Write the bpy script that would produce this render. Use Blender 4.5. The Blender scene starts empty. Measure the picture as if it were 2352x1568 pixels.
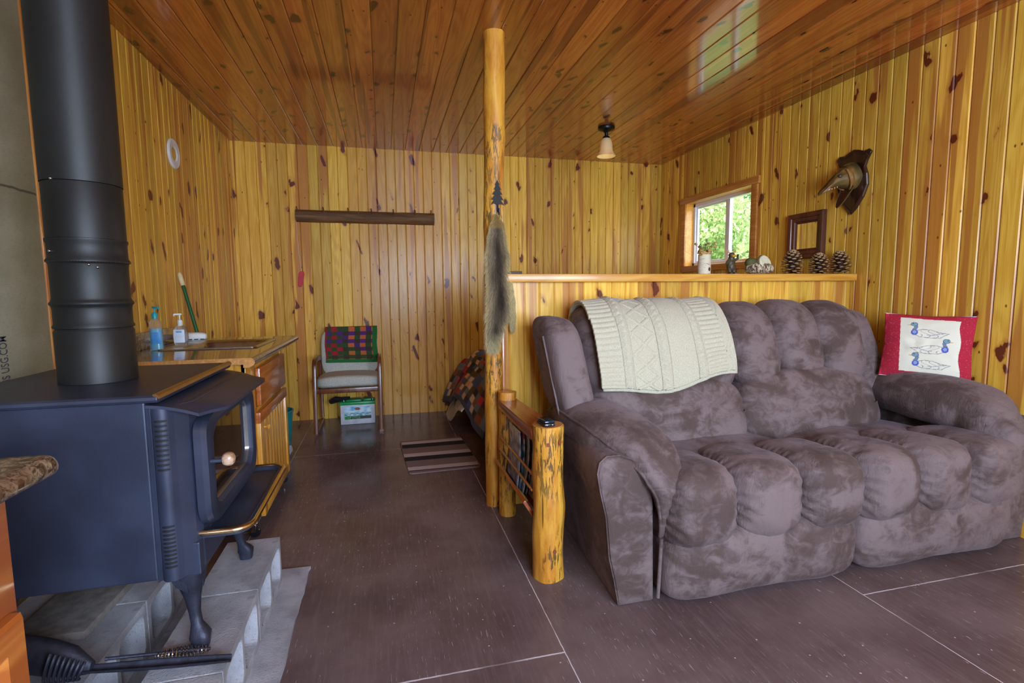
import bpy, bmesh, math, random
from math import sin, cos, pi, sqrt, floor, exp
from mathutils import Vector, Matrix, noise
random.seed(7)
scene = bpy.context.scene
COL = scene.collection
V = Vector
def clamp(x, a=0., b=1.): return max(a, min(b, x))
def sm(a, b, x):
    t = clamp((x-a)/(b-a)); return t*t*(3-2*t)
def lerp(a, b, t): return a+(b-a)*t
def rgb(r, g, b):
    f = lambda c: (c/255/12.92) if c/255 <= .04045 else ((c/255+.055)/1.055)**2.4
    return (f(r), f(g), f(b), 1)

# ------------------------------------------------------------------ shader helpers
class NT:
    def __init__(s, name):
        s.m = bpy.data.materials.new(name); s.m.use_nodes = True
        s.t = s.m.node_tree; s.t.nodes.clear()
        s.out = s.t.nodes.new('ShaderNodeOutputMaterial')
        s.p = s.t.nodes.new('ShaderNodeBsdfPrincipled')
        s.t.links.new(s.p.outputs[0], s.out.inputs[0])
    def put(s, sock, v):
        if v is None: return
        if hasattr(v, 'is_output') or isinstance(v, bpy.types.NodeSocket): s.t.links.new(v, sock)
        else:
            try: sock.default_value = v
            except Exception: sock.default_value = (*v[:3],)
    def n(s, ty, ins={}, out=0, **at):
        nd = s.t.nodes.new('ShaderNode'+ty)
        for k, v in at.items(): setattr(nd, k, v)
        for k, v in ins.items(): s.put(nd.inputs[k], v)
        return nd.outputs[out]
    def m_(s, op, a, b=None, c=None, cl=False):
        nd = s.t.nodes.new('ShaderNodeMath'); nd.operation = op; nd.use_clamp = cl
        s.put(nd.inputs[0], a); s.put(nd.inputs[1], b); s.put(nd.inputs[2], c)
        return nd.outputs[0]
    def add(s, a, b): return s.m_('ADD', a, b)
    def sub(s, a, b): return s.m_('SUBTRACT', a, b)
    def mul(s, a, b): return s.m_('MULTIPLY', a, b)
    def xyz(s, a, b, c): return s.n('CombineXYZ', {0: a, 1: b, 2: c})
    def sep(s, v=None):
        if v is None: v = s.n('TexCoord', out=3)
        nd = s.t.nodes.new('ShaderNodeSeparateXYZ'); s.t.links.new(v, nd.inputs[0])
        return nd.outputs
    def obj(s): return s.n('TexCoord', out=3)
    def noise(s, vec, sc=1., det=3., rough=.5, dist=0.):
        return s.n('TexNoise', {'Vector': vec, 'Scale': sc, 'Detail': det, 'Roughness': rough, 'Distortion': dist})
    def step(s, x, a, b, lo=0., hi=1.):
        return s.n('MapRange', {'Value': x, 'From Min': a, 'From Max': b, 'To Min': lo, 'To Max': hi}, interpolation_type='SMOOTHSTEP')
    def mix(s, f, a, b, mode='MIX'):
        nd = s.t.nodes.new('ShaderNodeMix'); nd.data_type = 'RGBA'; nd.blend_type = mode
        s.put(nd.inputs[0], f); s.put(nd.inputs[6], a); s.put(nd.inputs[7], b)
        return nd.outputs[2]
    def scale(s, v, k):
        nd = s.t.nodes.new('ShaderNodeVectorMath'); nd.operation = 'MULTIPLY'
        s.put(nd.inputs[0], v); nd.inputs[1].default_value = k
        return nd.outputs[0]
    def bump(s, h, dist=.002, st=1.):
        s.t.links.new(s.n('Bump', {'Strength': st, 'Distance': dist, 'Height': h}), s.p.inputs['Normal'])
    def set(s, **k):
        for a, v in k.items(): s.put(s.p.inputs[a.replace('_', ' ')], v)
        return s.m

def simple(name, c, rough=.5, metal=0., var=.12, sc=12., bump=0., bsc=60., **k):
    """plain procedural material: colour with a little noise variation, optional fine bump"""
    s = NT(name); o = s.obj()
    nz = s.noise(o, sc, 4)
    f = s.step(nz, .3, .7)
    s.set(Base_Color=s.mix(f, tuple(x*(1-var) for x in c[:3])+(1,), tuple(min(1, x*(1+var)) for x in c[:3])+(1,)), Roughness=rough, Metallic=metal, **k)
    if bump: s.bump(s.noise(o, bsc, 4), bump)
    return s.m

def plank_mat(name, au, av, W, ph, light, dark, heart, knot, seed=0., rough=.42, heartamt=.5, coat=.25, knotsc=1., crough=.2, cior=1.5):
    s = NT(name); X = s.sep()
    u = X['XYZ'.index(au)]; v = X['XYZ'.index(av)]
    pid = s.m_('FLOOR', s.mul(s.sub(u, ph), 1/W))
    wn = s.t.nodes.new('ShaderNodeTexWhiteNoise'); wn.noise_dimensions = '1D'
    s.t.links.new(s.add(pid, seed+.37), wn.inputs['W'])
    r1 = wn.outputs[0]; RC = s.sep(wn.outputs[1]); r2 = RC[1]; r3 = RC[2]
    v2 = s.add(v, s.mul(r1, 23.))
    # fine grain
    wob = s.mul(s.sub(s.noise(s.xyz(s.mul(u, 6.), s.mul(v2, 1.6), s.mul(pid, 3.1)), 1., 2), .5), .03)
    wu = s.add(u, wob)
    grain = s.noise(s.xyz(s.mul(wu, 170.), s.mul(v2, 3.), pid), 1., 4, .6)
    band = s.noise(s.xyz(s.mul(wu, 30.), s.mul(v2, .9), s.mul(pid, 5.3)), 1., 3)
    ring = s.m_('SINE', s.mul(s.noise(s.xyz(s.mul(wu, 9.), s.mul(v2, .7), s.mul(pid, 2.7)), 1., 2), 75.))
    g = s.add(s.mul(grain, .5), s.add(s.mul(band, .45), s.mul(ring, .07)))
    base = s.mix(s.step(g, .32, .66), dark, light)
    tint = s.add(.74, s.mul(r2, .46))
    base = s.mix(1., base, s.n('CombineColor', {0: tint, 1: s.mul(tint, s.add(.93, s.mul(r3, .1))), 2: s.mul(tint, .9)}), 'MULTIPLY')
    # heartwood streaks with wavy borders
    hn = s.noise(s.xyz(s.mul(u, 15.), s.mul(v2, .5), s.mul(pid, 9.7)), 1., 2.5, .45, .15)
    thr = s.add(.61-heartamt*.2, s.mul(r3, .15))
    hm = s.m_('MULTIPLY', s.m_('SUBTRACT', hn, thr), 26., cl=False)
    hm = s.m_('ADD', hm, 0., cl=True)
    base = s.mix(s.mul(hm, .75), base, heart)
    base = s.mix(s.mul(s.step(r1, .90, .91), .35), base, heart)
    # knots
    kn = s.noise(s.xyz(s.mul(u, 16.), s.mul(v2, 9.), pid), 1., 3)
    kx = s.add(s.mul(u, 6.5/knotsc), s.mul(s.sub(kn, .5), .6)); ky = s.add(s.mul(v2, 3.7/knotsc), s.mul(s.sub(kn, .5), -.6))
    skew = s.add(ky, s.mul(s.sub(r1, .5), s.mul(u, 9.)))
    vo = s.t.nodes.new('ShaderNodeTexVoronoi'); vo.voronoi_dimensions = '2D'
    s.t.links.new(s.xyz(kx, skew, 0.), vo.inputs['Vector']); vo.inputs['Scale'].default_value = 1.
    d = vo.outputs['Distance']; kc = s.sep(vo.outputs['Color'])
    size = s.m_('MULTIPLY', s.m_('SUBTRACT', kc[0], .52), .34)
    kd = s.sub(d, size)
    halo = s.step(kd, .13, -.01)
    halo = s.mul(halo, s.step(size, .0, .02))
    base = s.mix(s.mul(halo, .5), base, heart)
    core = s.mul(s.step(kd, .025, -.015), s.step(size, .0, .02))
    base = s.mix(s.mul(core, .93), base, knot)
    # tiny pin knots
    vo2 = s.t.nodes.new('ShaderNodeTexVoronoi'); vo2.voronoi_dimensions = '2D'
    s.t.links.new(s.xyz(s.mul(u, 13.), s.mul(v2, 8.), 0.), vo2.inputs['Vector']); vo2.inputs['Scale'].default_value = 1.
    k2 = s.sep(vo2.outputs['Color'])
    pin = s.mul(s.step(vo2.outputs['Distance'], .085, .03), s.step(k2[1], .86, .88))
    base = s.mix(s.mul(pin, .85), base, knot)
    s.set(Base_Color=base, Roughness=rough, Coat_Weight=coat, Coat_Roughness=crough, Coat_IOR=cior, Specular_IOR_Level=.3)
    s.bump(s.add(s.mul(grain, .5), s.mul(band, .6)), .0009, .5)
    return s.m

def wood(name, light, dark, axis='Z', rough=.35, coat=.3, sc=1., heart=None):
    s = NT(name); X = s.sep()
    i = 'XYZ'.index(axis); k = [60.*sc]*3; k[i] = 2.5*sc
    o = s.obj(); g = s.noise(s.scale(o, tuple(k)), 1., 4, .6, .2)
    k2 = [9.*sc]*3; k2[i] = 1.*sc
    b = s.noise(s.scale(o, tuple(k2)), 1., 3, .5, .4)
    ring = s.m_('SINE', s.mul(b, 40.))
    f = s.add(s.mul(g, .55), s.add(s.mul(b, .4), s.mul(ring, .08)))
    c = s.mix(s.step(f, .34, .64), dark, light)
    if heart:
        k3 = [7.*sc]*3; k3[i] = 1.2*sc
        c = s.mix(s.mul(s.step(s.noise(s.scale(o, tuple(k3)), 1., 2), .6, .64), .7), c, heart)
    s.set(Base_Color=c, Roughness=rough, Coat_Weight=coat, Coat_Roughness=.1)
    s.bump(f, .0006, .5)
    return s.m

def log_mat(name, light, mid, bark, amt=.52, sc=1.):
    s = NT(name); o = s.obj()
    a = s.noise(s.scale(o, (22*sc, 22*sc, 3.5*sc)), 1., 4, .6, .3)
    c = s.mix(s.step(a, .35, .65), mid, light)
    f1 = s.noise(s.scale(o, (85*sc, 85*sc, 14*sc)), 1., 4, .65, .4)
    f2 = s.noise(s.scale(o, (5*sc, 5*sc, 3*sc)), 1., 3)
    fl = s.mul(s.step(f1, amt, amt+.05), s.step(f2, .42, .6))
    c = s.mix(s.mul(fl, .85), c, bark)
    crack = s.noise(s.scale(o, (60*sc, 60*sc, 2.2*sc)), 1., 2, .5, .2)
    c = s.mix(s.mul(s.step(crack, .70, .73), .8), c, bark)
    s.set(Base_Color=c, Roughness=.45, Coat_Weight=.2, Coat_Roughness=.2)
    s.bump(s.add(a, s.mul(fl, -.5)), .003, .6)
    return s.m

def col_mat(name, rough=.8, bump=0., bsc=300., **k):
    s = NT(name)
    s.set(Base_Color=s.n('VertexColor', layer_name='Col'), Roughness=rough, **k)
    if bump: s.bump(s.noise(s.obj(), bsc, 3), bump)
    return s.m

# ------------------------------------------------------------------ mesh builder
class MB:
    def __init__(s): s.v = []; s.f = []; s.c = None
    def add(s, vs, fs, M=None):
        o = len(s.v)
        s.v += [tuple((M @ V(p)) if M else p) for p in vs]
        s.f += [tuple(i+o for i in f) for f in fs]; return s
    def box(s, lo, hi, M=None):
        (a, b, c), (d, e, f) = lo, hi
        return s.add([(a,b,c),(d,b,c),(d,e,c),(a,e,c),(a,b,f),(d,b,f),(d,e,f),(a,e,f)],
                     [(0,3,2,1),(4,5,6,7),(0,1,5,4),(1,2,6,5),(2,3,7,6),(3,0,4,7)], M)
    def rbox(s, lo, hi, r=.006, M=None, seg=2):
        bm = bmesh.new(); m = MB().box(lo, hi)
        vs = [bm.verts.new(p) for p in m.v]
        for f in m.f: bm.faces.new([vs[i] for i in f])
        r = min(r, .49*min(hi[i]-lo[i] for i in range(3)))
        bmesh.ops.bevel(bm, geom=bm.edges[:], offset=r, segments=seg, profile=.5, affect='EDGES')
        bm.verts.ensure_lookup_table()
        for i, v_ in enumerate(bm.verts): v_.index = i
        s.add([tuple(v_.co) for v_ in bm.verts], [tuple(v_.index for v_ in f.verts) for f in bm.faces], M); bm.free(); return s
    def blob(s, c, h, p=4., n=12, M=None, fn=None):
        """super-ellipsoid cushion"""
        vs, fs, idx = [], [], {}
        def gv(q):
            k = tuple(round(a*1e4) for a in q)
            if k not in idx:
                q = [math.tan(a*pi/4) for a in q]
                L = sum(abs(a)**p for a in q)**(1/p)
                w = V([c[i]+h[i]*q[i]/L for i in range(3)])
                if fn: w = V(fn(w))
                idx[k] = len(vs); vs.append(tuple(w))
            return idx[k]
        for ax in range(3):
            for sg in (-1, 1):
                for i in range(n):
                    for j in range(n):
                        qs = []
                        for a, b in ((0,0),(1,0),(1,1),(0,1)):
                            q = [0,0,0]; q[ax] = sg; q[(ax+1)%3] = -1+2*(i+a)/n; q[(ax+2)%3] = -1+2*(j+b)/n
                            qs.append(gv(q))
                        fs.append(tuple(qs if sg > 0 else qs[::-1]))
        return s.add(vs, fs, M)
    def rings(s, R, cap=True, M=None, closed=False):
        """list of rings (each a list of points, same length)"""
        n = len(R[0]); vs = [tuple(p) for r in R for p in r]; fs = []
        L = len(R)
        for i in range(L if closed else L-1):
            for j in range(n):
                a = i*n+j; b = i*n+(j+1)%n; c = ((i+1)%L)*n+(j+1)%n; d = ((i+1)%L)*n+j
                fs.append((a, b, c, d))
        if cap and not closed: fs += [tuple(range(n))[::-1], tuple((L-1)*n+j for j in range(n))]
        return s.add(vs, fs, M)
    def lathe(s, prof, c=(0,0,0), n=32, M=None, cap=True):
        """prof: list of (r,z)"""
        R = [[(c[0]+max(r,1e-5)*cos(2*pi*j/n), c[1]+max(r,1e-5)*sin(2*pi*j/n), c[2]+z) for j in range(n)] for r, z in prof]
        return s.rings(R, cap, M)
    def tube(s, pts, r, n=10, cap=True, rad=None):
        pts = [V(p) for p in pts]; R = []; up = None
        for i, p in enumerate(pts):
            d = (pts[min(i+1, len(pts)-1)]-pts[max(i-1, 0)]).normalized()
            if up is None:
                up = V((0,0,1)) if abs(d.z) < .9 else V((1,0,0))
            a = d.cross(up).normalized(); b = a.cross(d).normalized(); up = b
            rr = rad[i] if rad else r
            R.append([p+a*cos(2*pi*j/n)*rr+b*sin(2*pi*j/n)*rr for j in range(n)])
        return s.rings(R, cap)
    def loft(s, secs, n=28, cap=True):
        """secs: (center, axisA, axisB, a, b, p)"""
        R = []
        for c, A, B, a, b, p in secs:
            A = V(A).normalized(); B = V(B).normalized(); c = V(c); r = []
            for j in range(n):
                t = 2*pi*j/n; ct, st = cos(t), sin(t)
                L = (abs(ct)**p+abs(st)**p)**(1/p)
                r.append(c+A*(a*ct/L)+B*(b*st/L))
            R.append(r)
        return s.rings(R, cap)
    def prism(s, poly, ax, a, b, M=None):
        """poly 2-D outline extruded along axis ax from a to b; poly coords fill the other two axes in order"""
        def P(p, t):
            q = list(p); q.insert('XYZ'.index(ax), t); return tuple(q)
        n = len(poly); vs = [P(p, a) for p in poly]+[P(p, b) for p in poly]
        fs = [tuple(range(n))[::-1], tuple(range(n, 2*n))]+[(i, (i+1)%n, n+(i+1)%n, n+i) for i in range(n)]
        return s.add(vs, fs, M)
    def grid(s, P, nu, nv, color=None, thick=None):
        vs = [tuple(P(i/nu, j/nv)) for j in range(nv+1) for i in range(nu+1)]
        fs = [(j*(nu+1)+i, j*(nu+1)+i+1, (j+1)*(nu+1)+i+1, (j+1)*(nu+1)+i) for j in range(nv) for i in range(nu)]
        if color:
            if s.c is None: s.c = []
            s.c += [color(i/nu, j/nv) for j in range(nv+1) for i in range(nu+1)]
        return s.add(vs, fs)
    def build(s, name, mat, parent=None, smooth=True, bevel=0., solid=0., sub=0, angle=40, **tag):
        me = bpy.data.meshes.new(name)
        if parent is not None: o0 = V(WL[parent.name])
        else:
            xs = list(zip(*s.v)); o0 = V(((min(xs[0])+max(xs[0]))/2, (min(xs[1])+max(xs[1]))/2, min(xs[2])))
            if tag.get('at0'): o0 = V((0,0,0))
        me.from_pydata([tuple(V(p)-o0) for p in s.v], [], s.f)
        bm = bmesh.new(); bm.from_mesh(me); bmesh.ops.recalc_face_normals(bm, faces=bm.faces[:]); bm.to_mesh(me); bm.free()
        if s.c:
            ca = me.color_attributes.new('Col', 'FLOAT_COLOR', 'POINT')
            for i, c in enumerate(s.c): ca.data[i].color = (*c[:3], 1)
        ob = bpy.data.objects.new(name, me); COL.objects.link(ob)
        me.materials.append(mat)
        if smooth:
            me.polygons.foreach_set('use_smooth', [True]*len(me.polygons))
            try: me.set_sharp_from_angle(angle=math.radians(angle))
            except Exception: pass
        if bevel:
            b = ob.modifiers.new('bev', 'BEVEL'); b.width = bevel; b.segments = 2; b.limit_method = 'ANGLE'; b.angle_limit = math.radians(50)
        if solid:
            b = ob.modifiers.new('sol', 'SOLIDIFY'); b.thickness = solid; b.offset = 0
        if sub:
            b = ob.modifiers.new('sub', 'SUBSURF'); b.levels = sub; b.render_levels = sub
        if parent is not None: ob.parent = parent; WL[ob.name] = WL[parent.name]
        else: ob.location = o0; WL[ob.name] = tuple(o0)
        for k in ('label', 'category', 'group', 'kind'):
            if k in tag: ob[k] = tag[k]
        return ob
WL = {}
def thing(name, label, cat, loc, group=None):
    o = bpy.data.objects.new(name, None); COL.objects.link(o); o.empty_display_size = .05
    o.location = loc; WL[o.name] = tuple(loc); o['label'] = label; o['category'] = cat
    if group: o['group'] = group
    return o
def copy_thing(o, loc, label=None):
    c = o.copy(); COL.objects.link(c); c.location = loc
    if label: c['label'] = label
    for ch in list(o.children):
        d = ch.copy(); COL.objects.link(d); d.parent = c
        for g in list(ch.children):
            e = g.copy(); COL.objects.link(e); e.parent = d
    WL[c.name] = tuple(loc)
    return c
def T(loc=(0,0,0), rx=0, ry=0, rz=0):
    return Matrix.Translation(V(loc)) @ Matrix.Rotation(rz, 4, 'Z') @ Matrix.Rotation(ry, 4, 'Y') @ Matrix.Rotation(rx, 4, 'X')
def text_mb(txt, size, M, ext=.001, align='LEFT', sx=1.):
    cu = bpy.data.curves.new('t', 'FONT'); cu.body = txt; cu.size = size; cu.extrude = ext; cu.align_x = align
    cu.resolution_u = 3; cu.offset = size*.004
    o = bpy.data.objects.new('t', cu); COL.objects.link(o)
    me = bpy.data.meshes.new_from_object(o.evaluated_get(bpy.context.evaluated_depsgraph_get()))
    mb = MB(); mb.add([(v.co.x*sx, v.co.y, v.co.z) for v in me.vertices], [tuple(p.vertices) for p in me.polygons], M)
    bpy.data.objects.remove(o); bpy.data.meshes.remove(me); return mb
def inpoly(x, y, P):
    r = False; j = len(P)-1
    for i in range(len(P)):
        if (P[i][1] > y) != (P[j][1] > y) and x < (P[j][0]-P[i][0])*(y-P[i][1])/(P[j][1]-P[i][1])+P[i][0]: r = not r
        j = i
    return r

# ------------------------------------------------------------------ materials
LIGHT, DARK, HEART, KNOT = rgb(240,194,84), rgb(216,162,58), rgb(180,108,48), rgb(92,24,14)
M = {}
M['pine_x'] = plank_mat('pine_wall_x', 'X', 'Z', .1724, .058, LIGHT, DARK, HEART, KNOT, 0)
M['pine_y'] = plank_mat('pine_wall_y', 'Y', 'Z', .1724, 1.889, LIGHT, DARK, HEART, KNOT, 40, heartamt=.7)
M['pine_l'] = plank_mat('pine_wall_left', 'Y', 'Z', .1724, .02, LIGHT, DARK, HEART, KNOT, 77)
M['pine_c'] = plank_mat('pine_ceiling', 'X', 'Y', .1292, -1.18, rgb(204,122,54), rgb(172,90,38), rgb(116,46,24), rgb(52,18,10), 11, rough=.3, heartamt=.55, coat=.8, knotsc=.8, crough=.09, cior=1.7)
M['pine_trim'] = wood('pine_trim', rgb(226,172,76), rgb(206,142,52), 'X', coat=.2)
M['pine_trim_y'] = wood('pine_trim_y', rgb(206,140,66), rgb(180,108,46), 'Y', coat=.5)
M['pine_trim_z'] = wood('pine_trim_z', rgb(206,142,66), rgb(180,108,46), 'Z', coat=.5)
M['cab_pine'] = wood('cabinet_pine', rgb(226,168,66), rgb(206,142,44), 'Z', coat=.5)
M['cab_red'] = wood('cabinet_red_pine', rgb(190,112,52), rgb(158,84,34), 'Y', coat=.6)
M['cab_red_z'] = wood('cabinet_orange_pine', rgb(206,130,58), rgb(168,90,36), 'Y', coat=.6, sc=.6)
M['log'] = log_mat('peeled_log', rgb(226,166,58), rgb(196,122,34), rgb(64,50,28), amt=.50)
M['logend'] = wood('log_end', rgb(200,140,70), rgb(170,106,50), 'Z')
M['rail_red'] = wood('rail_red', rgb(176,92,44), rgb(140,60,26), 'Y', coat=.6)
M['oldlog'] = wood('old_log', rgb(128,92,54), rgb(92,62,36), 'X', rough=.7, coat=0)
M['black_metal'] = simple('stove_black', (.036,.044,.076), .42, .25, .25, 6, .0002, 240)
M['pipe'] = simple('pipe_black', (.012,.012,.012), .5, .2, .3, 3)
M['cast'] = simple('cast_iron', (.035,.038,.06), .5, .4, .3, 20, .001, 120)
M['brass'] = simple('brass', (.80,.68,.42), .22, 1., .1, 6)
M['slot'] = simple('slot_dark', (.004,.004,.006), .7)
M['chrome'] = simple('chrome', (.6,.6,.62), .15, 1.)
M['steel'] = simple('brushed_steel', (.42,.42,.43), .28, 1., .15, 30)
M['concrete'] = None
def concrete():
    s = NT('concrete'); o = s.obj()
    a = s.noise(o, 9, 5); b = s.noise(o, 160, 3, .7); st = s.noise(o, 17, 3)
    c = s.mix(s.step(a, .3, .7), rgb(144,144,150), rgb(178,178,184))
    c = s.mix(s.mul(s.step(b, .56, .7), .45), c, rgb(96,94,98))
    c = s.mix(s.mul(s.step(st, .62, .72), .35), c, rgb(110,96,84))
    s.set(Base_Color=c, Roughness=.9); s.bump(s.add(b, a), .003, .8); return s.m
M['concrete'] = concrete()
M['greyboard'] = simple('weathered_board', rgb(118,112,108), .9, 0, .25, 30, .002, 80)
def microfiber():
    s = NT('sofa_microfiber'); o = s.obj()
    a = s.noise(o, 3.6, 4, .55, 1.1); b = s.noise(s.scale(o, (14, 14, 20)), 1., 4, .65, 1.2)
    m = s.add(s.mul(a, .66), s.mul(b, .34))
    c = s.mix(s.step(m, .40, .58), rgb(80,62,57), rgb(124,106,105))
    f = s.noise(o, 420, 2)
    c = s.mix(s.mul(f, .3), c, rgb(70,56,54))
    s.set(Base_Color=c, Roughness=.78, Sheen_Weight=.25, Sheen_Roughness=.35, Sheen_Tint=rgb(190,175,185))
    w = s.noise(s.scale(o, (60, 60, 14)), 1., 3, .6, 1.); s.bump(s.add(s.mul(w, .8), s.mul(f, .25)), .006, .7); return s.m
M['sofa'] = microfiber()
M['sofadark'] = simple('sofa_gap', (.01,.008,.008), .9)
M['plastic_black'] = simple('black_plastic', (.012,.014,.02), .3)
M['white'] = simple('white_plastic', (.72,.72,.70), .4)
M['vinyl'] = simple('window_vinyl', (.75,.77,.80), .4, var=.03)

def floor_mat():
    s = NT('painted_plywood'); X = s.sep(); x, y = X[0], X[1]; o = s.obj()
    a = s.noise(o, 2.2, 5, .6); g = s.noise(s.scale(o, (70, 5, 1)), 1., 4, .65, .3)
    c = s.mix(s.step(a, .3, .7), rgb(92,74,73), rgb(118,100,99))
    c = s.mix(s.mul(s.step(g, .45, .75), .35), c, rgb(128,114,116))
    # worn flecks running with the grain
    fl = s.mul(s.step(s.noise(s.scale(o, (160, 16, 1)), 1., 2, .6), .64, .70), s.step(s.noise(o, 1.6, 3), .40, .58))
    c = s.mix(s.mul(fl, .75), c, rgb(160,152,160))
    vo = s.t.nodes.new('ShaderNodeTexVoronoi'); vo.voronoi_dimensions = '2D'; s.t.links.new(s.scale(s.n('VectorMath', {0: o, 1: s.n('TexNoise', {'Vector': o, 'Scale': 60.}, out=1)}, operation='MULTIPLY_ADD') if 0 else o, (9, 9, 1)), vo.inputs['Vector']); vo.inputs['Scale'].default_value = 1.
    kc = s.sep(vo.outputs['Color'])
    sp = s.mul(s.step(s.add(vo.outputs['Distance'], s.mul(s.noise(o, 90, 2), .05)), .055, .045), s.step(kc[0], .62, .66))
    sc = s.mul(s.step(s.noise(s.scale(o, (30, 10, 1)), 1., 3, .7, 1.5), .69, .71), s.step(x, 1.2, 2.2))
    c = s.mix(s.mul(s.m_('MAXIMUM', sp, sc), .85), c, rgb(190,185,190))
    # bright seams between the 4x8 sheets
    wig = s.mul(s.sub(s.noise(o, 30, 3), .5), .004)
    def line(t, at, w):
        return s.step(s.m_('ABSOLUTE', s.sub(s.add(t, wig), at)), w, w*.4)
    tot = None
    def acc(l):
        nonlocal tot; tot = l if tot is None else s.m_('MAXIMUM', tot, l)
    for xv, w in ((-.678,.0018), (.549,.0026), (1.791,.0026), (3.02,.0024)): acc(line(x, xv, w))
    def seg(yv, a, b, w):
        return s.mul(line(y, yv, w), s.mul(s.m_('GREATER_THAN', x, a), s.m_('LESS_THAN', x, b)))
    for yv, a, b, w in ((1.506,-.678,.549,.0042), (3.93,-.678,.549,.0028), (1.510,1.791,3.02,.0036), (3.93,1.791,3.02,.003), (2.72,.549,1.791,.003), (.3,.549,1.791,.003), (2.72,-1.9,-.678,.003)): acc(seg(yv, a, b, w))
    brk = s.step(s.noise(s.scale(o, (5, 5, 1)), 1., 3), .32, .5)
    c = s.mix(s.mul(tot, s.add(.22, s.mul(brk, .78))), c, rgb(205,200,205))
    s.set(Base_Color=c, Roughness=s.add(.52, s.mul(a, .2)), Specular_IOR_Level=.16)
    s.bump(s.add(g, s.mul(fl, .4)), .0012, .6); return s.m
M['floor'] = floor_mat()
WORLD_S, E_REAR, E_SUN, E_LAMP, EXPO = 3.4, 135., 8., .08, .78
# ------------------------------------------------------------------ the room
XL, XR, YB, ZC, YR = -1.263, 2.937, 5.08, 2.53, -1.5
def grooved(t0, t1, holes, place, W, ph, gw=.0065, gd=.0055):
    """boards with V grooves across t; holes: list of (ta,tb,za,zb); place(t,z,d) -> xyz"""
    mb = MB(); ks = []
    k = math.ceil((t0-ph)/W)
    while ph+k*W < t1: ks.append(ph+k*W); k += 1
    prof = [(t0, 0)]
    for g in ks:
        if g-gw > t0 and g+gw < t1: prof += [(g-gw, 0), (g-.0009, gd), (g-.0008, gd+.007), (g+.0008, gd+.007), (g+.0009, gd), (g+gw, 0)]
    prof.append((t1, 0))
    for h in holes:                       # make sure hole edges are profile points
        for e in h[:2]:
            if not any(abs(p[0]-e) < 1e-4 for p in prof):
                i = next(i for i, p in enumerate(prof) if p[0] > e)
                a, b = prof[i-1], prof[i]; prof.insert(i, (e, lerp(a[1], b[1], (e-a[0])/(b[0]-a[0]))))
    return mb, prof
def plank_wall(name, mat, t0, t1, z0, z1, place, W, ph, holes=(), gw=.0065, gd=.0055):
    mb, prof = grooved(t0, t1, holes, place, W, ph, gw, gd)
    for (a, da), (b, db) in zip(prof, prof[1:]):
        m = (a+b)/2; spans = [(z0, z1)]
        for h in holes:
            if h[0]-1e-6 < m < h[1]+1e-6:
                spans = [(z0, h[2]), (h[3], z1)]
        for c, d in spans:
            mb.add([place(a, c, da), place(b, c, db), place(b, d, db), place(a, d, da)], [(0,1,2,3)])
    o = mb.build(name, mat, smooth=False, at0=1, kind='structure')
    return o
def backing(name, lo, hi):
    pass
plank_wall('wall_back', M['pine_x'], XL-.02, XR+.02, 0, ZC+.02, lambda t, z, d: (t, YB+d, z), .0862, .058)
WIN = (3.64, 4.577, 1.428, 2.035)
plank_wall('wall_right', M['pine_y'], YR, YB, 0, ZC+.02, lambda t, z, d: (XR+d, t, z), .0862, 1.889, [WIN])
plank_wall('wall_left', M['pine_l'], YR, YB, 0, ZC+.02, lambda t, z, d: (XL-d, t, z), .0862, .02)
plank_wall('ceiling', M['pine_c'], XL-.02, XR+.02, YR, YB, lambda t, z, d: (t, z, ZC+d), .1292, -1.18, gw=.0065, gd=.005)
RW = (-.15, 2.05, .75, 2.2)
plank_wall('wall_rear', M['pine_x'], XL-.02, XR+.02, 0, ZC+.02, lambda t, z, d: (t, YR-d, z), .0862, .058, [RW])
MB().box((XL-.1, YR-.1, -.06), (XR+.1, YB+.1, 0)).build('floor', M['floor'], smooth=False, at0=1, kind='structure')
# outer shells stop light leaking through the thin boards
shell = simple('sheathing', rgb(120,100,70), .9)
sh = MB(); sh.box((XL-.14, YB+.02, -.06), (XR+.14, YB+.12, ZC+.12)); sh.build('wall_back_sheathing', shell, smooth=False, kind='structure')
MB().box((XL-.12, YR-.12, -.06), (XL-.02, YB+.12, ZC+.12)).build('wall_left_sheathing', shell, smooth=False, kind='structure')
sh = MB(); a, b, c, d = WIN
for lo, hi in (((YR-.12, -.06), (a, ZC+.12)), ((b, -.06), (YB+.12, ZC+.12)), ((a, -.06), (b, c)), ((a, d), (b, ZC+.12))):
    sh.box((XR+.02, lo[0], lo[1]), (XR+.12, hi[0], hi[1]))
sh.build('wall_right_sheathing', shell, smooth=False, kind='structure')
sh = MB(); a, b, c, d = RW
for lo, hi in (((XL-.14, -.06), (a, ZC+.12)), ((b, -.06), (XR+.14, ZC+.12)), ((a, -.06), (b, c)), ((a, d), (b, ZC+.12))):
    sh.box((lo[0], YR-.12, lo[1]), (hi[0], YR-.02, hi[1]))
sh.build('wall_rear_sheathing', shell, smooth=False, kind='structure')
MB().box((XL-.14, YR-.14, ZC+.02), (XR+.14, YB+.14, ZC+.12)).build('ceiling_sheathing', shell, smooth=False, kind='structure')
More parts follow.
